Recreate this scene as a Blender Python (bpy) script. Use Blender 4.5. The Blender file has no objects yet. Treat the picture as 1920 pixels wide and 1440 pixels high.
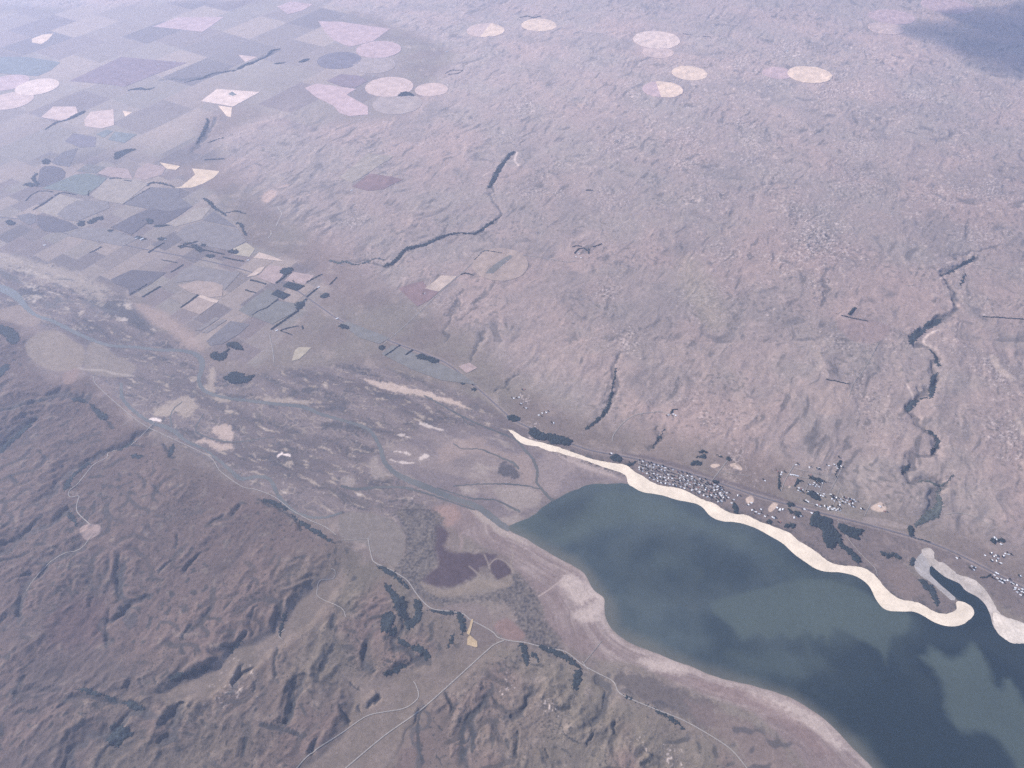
import bpy, math, random
import numpy as np
from mathutils import Vector, geometry

# ------------------------------------------------------------------ camera, sky, sun, exposure
S = bpy.context.scene
COL = S.collection
ALT = 6000.0                    # the aircraft's height above the lake, metres
PITCH = math.radians(44.5)      # how far the camera looks below the horizon
FPX = 1386.0                    # focal length in pixels of the 1920 pixel wide photograph
cam_d = bpy.data.cameras.new('camera')
cam_d.sensor_width = 36.0
cam_d.lens = 36.0 * FPX / 1920.0
cam_d.clip_start = 10.0
cam_d.clip_end = 400000.0
cam = bpy.data.objects.new('camera', cam_d)
cam.location = (0, 0, ALT)
cam.rotation_euler = (math.pi / 2 - PITCH, 0, 0)
COL.objects.link(cam)
S.camera = cam

SUN_EL = math.radians(36)
SUN_AZ = (-0.90, 0.44)          # ground direction towards the sun
_l = math.hypot(*SUN_AZ)
SUN_AZ = (SUN_AZ[0] / _l, SUN_AZ[1] / _l)
SUN_DIR = Vector((SUN_AZ[0] * math.cos(SUN_EL), SUN_AZ[1] * math.cos(SUN_EL), math.sin(SUN_EL)))
W = bpy.data.worlds.new('World')
S.world = W
W.use_nodes = True
nt = W.node_tree
bg = nt.nodes['Background']
sky = nt.nodes.new('ShaderNodeTexSky')
sky.sky_type = 'NISHITA'
sky.sun_disc = False
sky.sun_elevation = SUN_EL
sky.sun_rotation = math.atan2(SUN_AZ[0], SUN_AZ[1])
sky.altitude = 1000
nt.links.new(sky.outputs[0], bg.inputs[0])
bg.inputs[1].default_value = 0.15
sl = bpy.data.lights.new('sun', 'SUN')
sl.energy = 4.8
sl.angle = math.radians(0.5)
sl.color = (1.0, 0.91, 0.80)
so = bpy.data.objects.new('sun', sl)
so.rotation_euler = (-SUN_DIR).to_track_quat('-Z', 'Y').to_euler()
so.location = SUN_DIR * 20000
COL.objects.link(so)
S.view_settings.view_transform = 'Standard'
S.view_settings.look = 'None'
S.view_settings.exposure = 0.86
S.view_settings.gamma = 1.0
S.cycles.use_denoising = False     # keeps the fine grain of the land

# air: one closed box round the camera and the land
HAZE_DENSITY = 3.6e-5
HAZE_COLOR = (0.58, 0.665, 1.0)
HAZE_G = 0.38

rng = np.random.default_rng(11)
random.seed(5)

# ------------------------------------------------------------------ noise
def _hash(xi, yi, seed):
    h = (xi.astype(np.uint32) * np.uint32(374761393) + yi.astype(np.uint32) * np.uint32(668265263)
         + np.uint32(seed * 362437 + 17))
    h = (h ^ (h >> np.uint32(13))) * np.uint32(1274126177)
    h ^= h >> np.uint32(16)
    return h & np.uint32(255)

_ANG = np.arange(256) * (2 * np.pi / 256)
_GX, _GY = np.cos(_ANG).astype(np.float32), np.sin(_ANG).astype(np.float32)
_VAL = np.random.default_rng(3).uniform(-1, 1, 256).astype(np.float32)

def pn(x, y, seed=0):
    """gradient noise, about -0.9 .. 0.9"""
    xf, yf = np.floor(x), np.floor(y)
    fx, fy = (x - xf).astype(np.float32), (y - yf).astype(np.float32)
    xi, yi = xf.astype(np.int64), yf.astype(np.int64)
    def c(a, b):
        h = _hash(xi + a, yi + b, seed)
        return _GX[h] * (fx - a) + _GY[h] * (fy - b)
    u = fx * fx * fx * (fx * (fx * 6 - 15) + 10)
    v = fy * fy * fy * (fy * (fy * 6 - 15) + 10)
    n0 = c(0, 0); n0 = n0 + (c(1, 0) - n0) * u
    n1 = c(0, 1); n1 = n1 + (c(1, 1) - n1) * u
    return (n0 + (n1 - n0) * v) * 1.4

def fbm(x, y, wl, octs, seed, gain=0.5):
    t = 0; a = 1.0; s = 0.0
    for o in range(octs):
        t = t + a * pn(x / wl, y / wl, seed + o)
        s += a; a *= gain; wl = wl / 2.03
    return t / s

def vnd(x, y, seed):
    """value noise with its two derivatives"""
    xf, yf = np.floor(x), np.floor(y)
    fx, fy = (x - xf).astype(np.float32), (y - yf).astype(np.float32)
    xi, yi = xf.astype(np.int64), yf.astype(np.int64)
    a = _VAL[_hash(xi, yi, seed)]; b = _VAL[_hash(xi + 1, yi, seed)]
    c = _VAL[_hash(xi, yi + 1, seed)]; d = _VAL[_hash(xi + 1, yi + 1, seed)]
    u = fx * fx * fx * (fx * (fx * 6 - 15) + 10); du = 30 * fx * fx * (fx * (fx - 2) + 1)
    v = fy * fy * fy * (fy * (fy * 6 - 15) + 10); dv = 30 * fy * fy * (fy * (fy - 2) + 1)
    k = a - b - c + d
    return a + (b - a) * u + (c - a) * v + k * u * v, du * ((b - a) + k * v), dv * ((c - a) + k * u)

def eroded(x, y, wl, octs, seed):
    """fbm whose small octaves die out on steep slopes: ridges and smooth valley floors"""
    px, py = x / wl, y / wl
    t = 0; b = 1.0; dx = 0; dy = 0
    for o in range(octs):
        n, nx, ny = vnd(px, py, seed + o)
        dx = dx + nx * b ** 0.15; dy = dy + ny * b ** 0.15
        t = t + b * n / (1 + 0.35 * (dx * dx + dy * dy))
        b *= 0.5
        px, py = (1.6 * px - 1.2 * py) + 7.3, (1.2 * px + 1.6 * py) - 3.1
    return t

def rain(H, batches, drops, steps, seed, cap=5.0, ero=0.25, dep=0.25, inertia=0.12, limit=0.05):
    """let rain run down a square grid (heights in cell sizes): it cuts channels and drops silt; returns the new heights and how much water passed"""
    r = np.random.default_rng(seed); ny, nx = H.shape; H = H.astype(np.float64).copy(); F = np.zeros(ny * nx)
    for b in range(batches):
        x = r.uniform(1, nx - 2.01, drops); y = r.uniform(1, ny - 2.01, drops)
        dx = np.zeros(drops); dy = np.zeros(drops); v = np.ones(drops); w = np.ones(drops); sed = np.zeros(drops)
        for s in range(steps):
            xi = x.astype(int); yi = y.astype(int); fx = x - xi; fy = y - yi; k = yi * nx + xi; h = H.ravel()
            a, b_, c, d = h[k], h[k + 1], h[k + nx], h[k + nx + 1]
            gx = (b_ - a) * (1 - fy) + (d - c) * fy; gy = (c - a) * (1 - fx) + (d - b_) * fx
            h0 = a * (1 - fx) * (1 - fy) + b_ * fx * (1 - fy) + c * (1 - fx) * fy + d * fx * fy
            dx = dx * inertia - gx * (1 - inertia); dy = dy * inertia - gy * (1 - inertia)
            L = np.hypot(dx, dy) + 1e-9; dx /= L; dy /= L
            x2 = x + dx; y2 = y + dy
            ok = (x2 > 1) & (x2 < nx - 2.01) & (y2 > 1) & (y2 < ny - 2.01)
            x2 = np.clip(x2, 1, nx - 2.02); y2 = np.clip(y2, 1, ny - 2.02)
            xj = x2.astype(int); yj = y2.astype(int); gx2 = x2 - xj; gy2 = y2 - yj; k2 = yj * nx + xj
            h1 = h[k2] * (1 - gx2) * (1 - gy2) + h[k2 + 1] * gx2 * (1 - gy2) + h[k2 + nx] * (1 - gx2) * gy2 + h[k2 + nx + 1] * gx2 * gy2
            dh = h1 - h0
            c_ = np.maximum(-dh, .004) * v * w * cap
            put = np.where(dh > 0, np.minimum(dh, sed), np.where(sed > c_, (sed - c_) * dep, -np.minimum((c_ - sed) * ero, np.maximum(-dh, 0))))
            put = np.where(ok, put, 0); sed = sed - put
            q = np.concatenate([k, k + 1, k + nx, k + nx + 1])
            ww = np.concatenate([(1 - fx) * (1 - fy), fx * (1 - fy), (1 - fx) * fy, fx * fy])
            H += np.clip(np.bincount(q, np.tile(put, 4) * ww, ny * nx), -limit, limit).reshape(ny, nx)
            F += np.bincount(k, np.where(ok, w, 0), ny * nx)
            v = np.sqrt(np.maximum(v * v - dh * 2.0, .02)); w = np.where(ok, w * .985, 0); x, y = x2, y2
    return H, F.reshape(ny, nx)

def blur(A, n=1):
    for _ in range(n):
        A = (np.roll(A, 1, 0) + 2 * A + np.roll(A, -1, 0)) / 4; A = (np.roll(A, 1, 1) + 2 * A + np.roll(A, -1, 1)) / 4
    return A

def sstep(a, b, x):
    t = np.clip((x - a) / (b - a), 0, 1)
    return t * t * (3 - 2 * t)

# ------------------------------------------------------------------ planar geometry
def smooth(pts, closed=True, n=4):
    """Catmull-Rom through the points"""
    P = np.asarray(pts, float); N = len(P); out = []
    for i in range(N if closed else N - 1):
        p1, p2 = P[i], P[(i + 1) % N]
        p0 = P[i - 1] if (closed or i > 0) else 2 * p1 - p2
        p3 = P[(i + 2) % N] if (closed or i + 2 < N) else 2 * p2 - p1
        for k in range(n):
            t = k / n
            out.append(0.5 * (2 * p1 + (p2 - p0) * t + (2 * p0 - 5 * p1 + 4 * p2 - p3) * t * t + (3 * p1 - p0 - 3 * p2 + p3) * t ** 3))
    if not closed:
        out.append(P[-1])
    return np.array(out)

def resample(P, step, closed):
    P = np.asarray(P, float)
    Q = np.vstack([P, P[:1]]) if closed else P
    d = np.r_[0, np.cumsum(np.hypot(*np.diff(Q, axis=0).T))]
    n = max(3 if closed else 2, int(round(d[-1] / step)) + (0 if closed else 1))
    t = np.linspace(0, d[-1], n, endpoint=not closed)
    return np.c_[np.interp(t, d, Q[:, 0]), np.interp(t, d, Q[:, 1])]

def ease(P, step=22, n=7):
    """round off the small kinks of a closed outline"""
    P = resample(P, step, True)
    for _ in range(n): P = (np.roll(P, 1, 0) + 2 * P + np.roll(P, -1, 0)) / 4
    return P

def sd_poly(P, x, y):
    """signed distance, negative inside"""
    P = np.asarray(P, float)
    d2 = np.full(x.shape, 1e18); ins = np.zeros(x.shape, bool)
    for i in range(len(P)):
        ax, ay = P[i - 1]; bx, by = P[i]
        ex, ey = bx - ax, by - ay
        wx, wy = x - ax, y - ay
        t = np.clip((wx * ex + wy * ey) / max(ex * ex + ey * ey, 1e-9), 0, 1)
        qx, qy = wx - ex * t, wy - ey * t
        d2 = np.minimum(d2, qx * qx + qy * qy)
        if by != ay:
            ins ^= ((ay > y) != (by > y)) & (x < (bx - ax) * (y - ay) / (by - ay) + ax)
    return np.where(ins, -1, 1) * np.sqrt(d2)

def d_line(P, x, y):
    """distance to a polyline and the place along it (0..1)"""
    P = np.asarray(P, float); n = len(P) - 1
    d2 = np.full(x.shape, 1e18); s = np.zeros(x.shape)
    for i in range(n):
        ax, ay = P[i]; bx, by = P[i + 1]
        ex, ey = bx - ax, by - ay
        wx, wy = x - ax, y - ay
        t = np.clip((wx * ex + wy * ey) / max(ex * ex + ey * ey, 1e-9), 0, 1)
        q = (wx - ex * t) ** 2 + (wy - ey * t) ** 2
        m = q < d2
        d2 = np.where(m, q, d2); s = np.where(m, (i + t) / n, s)
    return np.sqrt(d2), s

CP, SP = math.cos(PITCH), math.sin(PITCH)
def ray(p):
    p = np.asarray(p, float)
    a, b = (p[..., 0] - 960) / FPX, (720 - p[..., 1]) / FPX
    return np.stack([a, CP + b * SP, -SP + b * CP], -1)

HEIGHT = None       # set once the relief exists
def G(p):
    """map coordinates (metres) of places surveyed on the photograph"""
    d = ray(p)
    z = np.zeros(d.shape[:-1])
    for _ in range(1 if HEIGHT is None else 7):
        t = (z - ALT) / d[..., 2]
        x, y = d[..., 0] * t, d[..., 1] * t
        if HEIGHT is not None:
            z = 0.4 * z + 0.6 * HEIGHT(x, y)
    return np.stack([x, y], -1)

def mpp(p):
    """metres on the ground across the view for one photo pixel there"""
    d = ray(p)
    return ALT / -d[2] / FPX
# ------------------------------------------------------------------ survey: water and shore
LAKE = [(940,985),(952,988),(975,975),(1000,966),(1018,947),(1033,938),(1062,924),(1088,912),(1112,904),(1150,905),
 (1178,902),(1193,915),(1208,921),(1233,924),(1257,930),(1272,936),(1297,939),(1317,946),(1327,958),(1335,968),(1355,975),
 (1380,976),(1403,982),(1423,990),(1437,998),(1472,1018),(1493,1039),(1517,1055),(1532,1065),(1550,1069),(1583,1071),
 (1613,1080),(1633,1097),(1643,1117),(1650,1132),(1663,1142),(1690,1143),(1713,1142),(1730,1150),(1747,1162),(1763,1168),
 (1790,1172),(1810,1163),(1823,1152),(1825,1142),(1816,1136),(1806,1130),(1789,1122),(1779,1113),(1766,1102),(1753,1091),
 (1745,1083),(1739,1073),(1738,1065),(1742,1058),(1740,1049),(1735,1041),(1738,1040),(1744,1049),(1748,1058),(1753,1065),(1762,1067),(1766,1075),(1776,1082),(1795,1087),
 (1807,1094),(1810,1100),(1805,1101),(1816,1108),(1833,1114),(1846,1126),(1855,1137),(1860,1149),(1863,1160),(1867,1177),
 (1883,1192),(1903,1202),(1922,1202),(1960,1220),(2040,1250),(2300,1330),(2300,1640),(1800,1640),(1660,1478),(1638,1440),(1613,1417),(1590,1393),(1563,1363),
 (1530,1337),(1493,1313),(1453,1297),(1407,1285),(1363,1275),(1323,1262),(1297,1249),(1273,1243),(1240,1228),(1190,1210),
 (1160,1192),(1140,1170),(1133,1150),(1134,1130),(1135,1118),(1127,1117),(1113,1107),(1102,1087),(1097,1075),(1073,1060),(1040,1043),
 (1013,1027),(987,1010),(960,998)]
FLOOD = [(-160,452),(0,455),(60,480),(150,510),(210,545),(270,580),(290,610),(340,640),(380,662),(410,700),(470,705),
 (560,690),(650,680),(720,690),(800,715),(880,740),(950,790),(1010,840),(1100,870),(1170,880),(1180,905),(1110,905),
 (1030,935),(990,970),(940,985),(920,975),(830,955),(760,1000),(700,960),(640,970),(560,970),(520,935),(430,890),
 (330,825),(270,790),(225,750),(160,700),(130,650),(60,600),(-160,545)]
# course, widths in photo pixels, name
RIVERS = [
 ([(-120,520,30),(-40,533,26),(20,548,20),(60,587,9),(100,603,9),(150,628,9),(200,647,9),(253,651,9),(300,657,9),(333,657,10),(363,663,12),(378,676,13),
   (378,695,11),(373,710,9),(378,727,9),(393,738,9),(427,747,8),(467,752,9),(517,758,10),(567,763,10),(602,777,9),(640,788,8),
   (690,805,8),(712,838,9),(722,868,10),(748,892,14),(795,912,17),(850,935,15),(890,948,15),(915,965,17),(940,984,16),(955,993,14)]),
 ([(227,718,6),(230,747,8),(253,773,8),(285,793,9),(320,805,11),(350,828,8),(383,843,6),(410,863,6),(433,883,8),(452,898,12),(483,894,10),
   (507,900,9),(520,927,9),(533,943,9),(556,962,8),(600,972,7),(640,962,6)]),
 ([(640,912,7),(670,918,8),(707,914,7),(760,915,6),(800,926,5),(850,943,4),(890,956,5)]),
 ([(795,742,3),(823,757,4),(870,783,5),(907,800,4),(940,813,5),(967,825,5),(983,843,6),(1000,863,7),(1008,887,6),(1006,905,6),(1018,920,7),(1030,934,8),(1044,942,8)]),
 ([(867,783,2.5),(874,794,2.5),(890,798,2)]),
 ([(850,832,2.5),(868,842,3),(895,842,3),(920,850,4),(945,861,5),(962,868,7),(972,880,5)]),
 ([(850,912,3),(900,908,3),(950,908,4),(990,912,4),(1012,918,4)]),
 ([(820,915,3),(850,925,3),(880,934,4),(905,936,4),(930,938,4),(955,950,5),(975,960,6)]),
 ([(382,776,3),(368,800,3),(371,812,3),(395,822,3),(420,828,3),(445,829,3),(490,823,2.5),(515,820,2)]),
 ([(343,753,2.5),(325,768,3),(320,785,3),(322,800,4)]),
]
BEACH = [(1027,834),(1050,840),(1080,850),(1110,861),(1140,867),(1165,870),(1180,874),(1187,884),(1203,891),(1218,902),(1235,910),
 (1258,913),(1275,916),(1292,923),(1308,932),(1325,940),(1342,944),(1350,952),(1365,960),(1378,965),(1392,964),(1405,967),
 (1420,977),(1437,982),(1450,987),(1472,996),(1485,999),(1488,1008),(1507,1020),(1527,1032),(1538,1040),(1550,1052),(1562,1057),
 (1580,1061),(1610,1062),(1623,1066),(1643,1080),(1657,1100),(1677,1118),(1697,1127),(1720,1128),(1740,1140),(1760,1151),
 (1780,1150),(1797,1142),(1796,1137),(1788,1126),(1806,1128),(1818,1134),(1828,1141),(1828,1152),(1810,1168),(1790,1177),(1763,1173),(1747,1167),(1730,1155),(1713,1147),
 (1690,1148),(1663,1147),(1645,1135),(1638,1119),(1628,1099),(1610,1085),(1583,1076),(1550,1074),(1528,1069),(1512,1059),(1488,1043),(1468,1022),
 (1434,1002),(1420,994),(1402,986),(1380,980),(1353,979),(1330,971),(1322,961),(1314,950),(1296,943),(1271,940),(1256,934),
 (1232,928),(1206,925),(1191,919),(1174,903),(1178,895),(1165,886),(1140,879),(1110,868),(1080,858),(1050,850)]
SPIT = [(953,806),(966,810),(980,819),(1000,826),(1018,830),(1034,835),(1052,840),(1052,847),(1030,846),(1008,837),(985,834),(970,826),(962,815)]
INLET_SAND = [(1729,1030),(1738,1027),(1747,1030),(1752,1037),(1751,1047),(1760,1053),(1772,1057),(1785,1068),(1800,1079),(1815,1081),(1830,1090),
 (1845,1102),(1857,1120),(1866,1136),(1877,1152),(1895,1160),(1925,1170),(1990,1195),(2080,1240),(2040,1262),(1960,1225),(1922,1208),(1900,1208),(1879,1198),
 (1861,1182),(1857,1162),(1854,1151),(1849,1140),(1841,1130),(1829,1119),(1812,1112),(1800,1104),(1790,1092),(1773,1087),(1760,1080),
 (1756,1073),(1747,1070),(1742,1060),(1738,1050),(1731,1040)]
INLET_MUD = [(1713,1057),(1717,1048),(1725,1040),(1731,1036),(1736,1045),(1741,1051),(1742,1060),(1743,1068),(1744,1078),(1757,1089),
 (1772,1103),(1792,1122),(1784,1126),(1775,1118),(1760,1105),(1745,1092),(1733,1084),(1720,1073)]
MUDFLAT = [(945,992),(927,973),(900,960),(880,947),(850,942),(828,950),(822,958),(835,970),(850,990),(880,1010),(930,1035),(958,1045),(965,1060),(975,1075),(990,1100),
 (1013,1125),(1022,1160),(1045,1195),(1090,1225),(1150,1240),(1200,1245),(1260,1280),(1340,1310),(1400,1330),(1450,1370),
 (1490,1410),(1530,1460),(1640,1640),(1800,1640),(1660,1478),(1638,1440),(1613,1417),(1590,1393),(1563,1363),
 (1530,1337),(1493,1313),(1453,1297),(1407,1285),(1363,1275),(1323,1262),(1297,1249),(1273,1243),(1240,1228),(1190,1210),
 (1160,1192),(1140,1170),(1133,1150),(1134,1130),(1135,1118),(1127,1117),(1113,1107),(1102,1087),(1097,1075),(1073,1060),(1040,1043),
 (1013,1027),(987,1010),(960,998)]
PLUMES = [  # polygon, softness m, amount (1 = full silt)
 ([(1150,915),(1250,940),(1330,985),(1420,1005),(1500,1060),(1590,1085),(1640,1130),(1700,1150),(1700,1185),(1600,1190),(1420,1190),(1380,1150),(1480,1110),(1440,1060),(1350,1010),(1250,985),(1150,990),(1060,1020),(1040,1000),(1100,960)], 110, 0.50),
 ([(1110,930),(1180,920),(1270,950),(1340,985),(1400,1000),(1380,1020),(1290,985),(1190,980),(1110,1000),(1060,1020),(1040,1010),(1080,970)], 60, 0.45),
 ([(1330,1135),(1420,1105),(1520,1085),(1600,1100),(1660,1138),(1690,1148),(1705,1152),(1707,1170),(1696,1190),(1676,1193),(1667,1213),
   (1660,1247),(1651,1225),(1622,1207),(1592,1190),(1566,1181),(1557,1200),(1550,1208),(1541,1192),(1526,1200),(1511,1184),(1496,1198),(1480,1200),(1464,1190),
   (1441,1200),(1425,1188),(1392,1202),(1375,1180)], 26, 0.72),
 ([(1722,1233),(1735,1225),(1741,1211),(1760,1219),(1775,1230),(1800,1227),(1812,1210),(1824,1205),(1836,1214),(1850,1240),(1860,1260),(1866,1286),
   (1876,1290),(1880,1276),(1893,1270),(1905,1290),(1930,1330),(1990,1420),(1950,1500),(1880,1400),(1850,1375),(1800,1372),(1770,1330),(1768,1295),(1748,1258)], 36, 0.85),
]
DEEPS = [([(985,985),(1040,950),(1110,930),(1110,965),(1060,1005),(1010,1010)], 90, 0.55), ([(1160,1030),(1220,1000),(1310,1005),(1400,1045),(1420,1090),(1330,1125),(1240,1120),(1170,1090)], 170, 0.45),
 ([(1700,1160),(1760,1180),(1850,1180),(1930,1220),(1930,1270),(1840,1215),(1730,1215),(1690,1190)], 60, 1.0)]

# ------------------------------------------------------------------ survey: relief
SOUTH_HILLS = [(-500,575),(-60,585),(30,600),(70,650),(60,690),(100,715),(170,705),(205,755),(255,800),(340,850),(410,895),(450,915),(520,940),(575,985),
 (640,1008),(690,1050),(730,1062),(770,1095),(805,1140),(870,1165),(872,1215),(935,1206),(1060,1228),(1105,1258),(1160,1300),(1250,1345),
 (1360,1400),(1450,1520),(1480,1800),(-500,1800)]
SOUTH_FLATS = [[(945,1200),(900,1195),(870,1215),(790,1245),(730,1265),(690,1272),(640,1262),(655,1320),(635,1375),(560,1440),(520,1520),(690,1520),(760,1400),(800,1330),(870,1275)],
 [(290,1305),(330,1280),(400,1250),(430,1215),(470,1205),(525,1170),(548,1130),(600,1088),(640,1068),(652,1090),(600,1160),(540,1210),(460,1270),(390,1310),(330,1325)]]
NORTH_HILLS = [(2700,1100),(1920,1040),(1750,985),(1600,930),(1450,860),(1300,830),(1150,795),(1050,765),(960,700),(880,630),(800,580),(720,540),(640,480),
 (560,420),(490,380),(430,320),(400,260),(560,190),(640,230),(760,220),(860,100),(700,30),(500,0),(200,20),(-200,0),(-200,-150),(2700,-150)]
ROUGH = [(1420,80),(1700,60),(1930,200),(1930,470),(1860,760),(1780,780),(1640,480),(1470,620),(1200,460),(1050,330),(1150,160)]
# incised gullies: points, half width m, depth m
GULLIES = [
 ([(1832,478),(1822,492),(1800,500),(1765,515),(1776,535),(1792,555),(1795,572),(1782,590),(1755,605),(1738,615),(1718,628),(1708,645),(1722,650),(1745,655),(1755,675),(1752,700),(1746,725),(1730,745),(1705,765),
   (1720,790),(1735,808),(1752,825),(1750,845),(1720,860),(1700,880),(1720,900),(1765,906),(1752,930),(1742,965),(1720,985)], 48, 46),
 ([(962,285),(945,302),(932,325),(920,352),(925,380),(940,405),(910,427),(888,440),(858,438),(830,446),(790,462),(760,472),(745,490),(722,502),(690,490),(650,492)], 38, 24),
 ([(1160,660),(1153,700),(1148,740),(1140,765),(1120,790),(1095,806)], 35, 22),
 ([(1245,805),(1232,825),(1222,842)], 28, 16),
 ([(-40,780),(0,770),(60,752),(110,742),(165,745)], 70, 60),
 ([(-60,880),(0,838),(30,808),(66,780)], 70, 65),
 ([(70,950),(90,935),(118,905),(130,882),(165,864),(205,846),(240,830),(290,798)], 55, 55),
 ([(-30,1055),(0,1043),(33,1017),(77,990),(118,968),(140,955)], 60, 55),
 ([(30,1170),(42,1140),(50,1105),(70,1080),(95,1055),(150,1030)], 60, 50),
 ([(200,1215),(193,1185),(212,1160),(250,1135),(280,1120)], 45, 45),
 ([(245,1165),(222,1120),(230,1085),(228,1050)], 45, 35),
 ([(300,1400),(318,1370),(335,1345),(346,1318)], 45, 55),
 ([(140,1460),(140,1420),(160,1390),(210,1375),(240,1350),(300,1335)], 55, 60),
 ([(430,1300),(450,1275),(462,1250)], 40, 40),
 ([(540,1360),(548,1330),(560,1290),(575,1270)], 45, 45),
 ([(790,1440),(785,1400),(782,1370),(795,1345),(797,1325)], 45, 38),
 ([(870,1480),(872,1430),(880,1390),(900,1340),(915,1300)], 45, 35),
 ([(1000,1290),(985,1310),(975,1330),(950,1350)], 35, 30),
 ([(1110,1360),(1130,1330),(1140,1300),(1120,1270)], 45, 40),
 ([(900,560),(880,585),(862,600)], 28, 16), ([(905,620),(898,650),(880,680)], 30, 18), ([(862,545),(850,580),(840,610),(832,640)], 30, 16),
 ([(970,700),(955,720),(935,735)], 26, 14), ([(1548,525),(1545,550),(1545,572)], 40, 22), ([(1790,480),(1830,470),(1870,460)], 40, 18),
 ([(400,220),(392,245),(375,270),(360,285)], 60, 32), ([(300,150),(370,148),(410,138),(450,128),(500,105),(525,95)], 70, 30),
 ([(760,1180),(745,1205),(790,1235),(805,1240)], 40, 35), ([(690,1200),(680,1240),(695,1260)], 40, 35),
]
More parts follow.
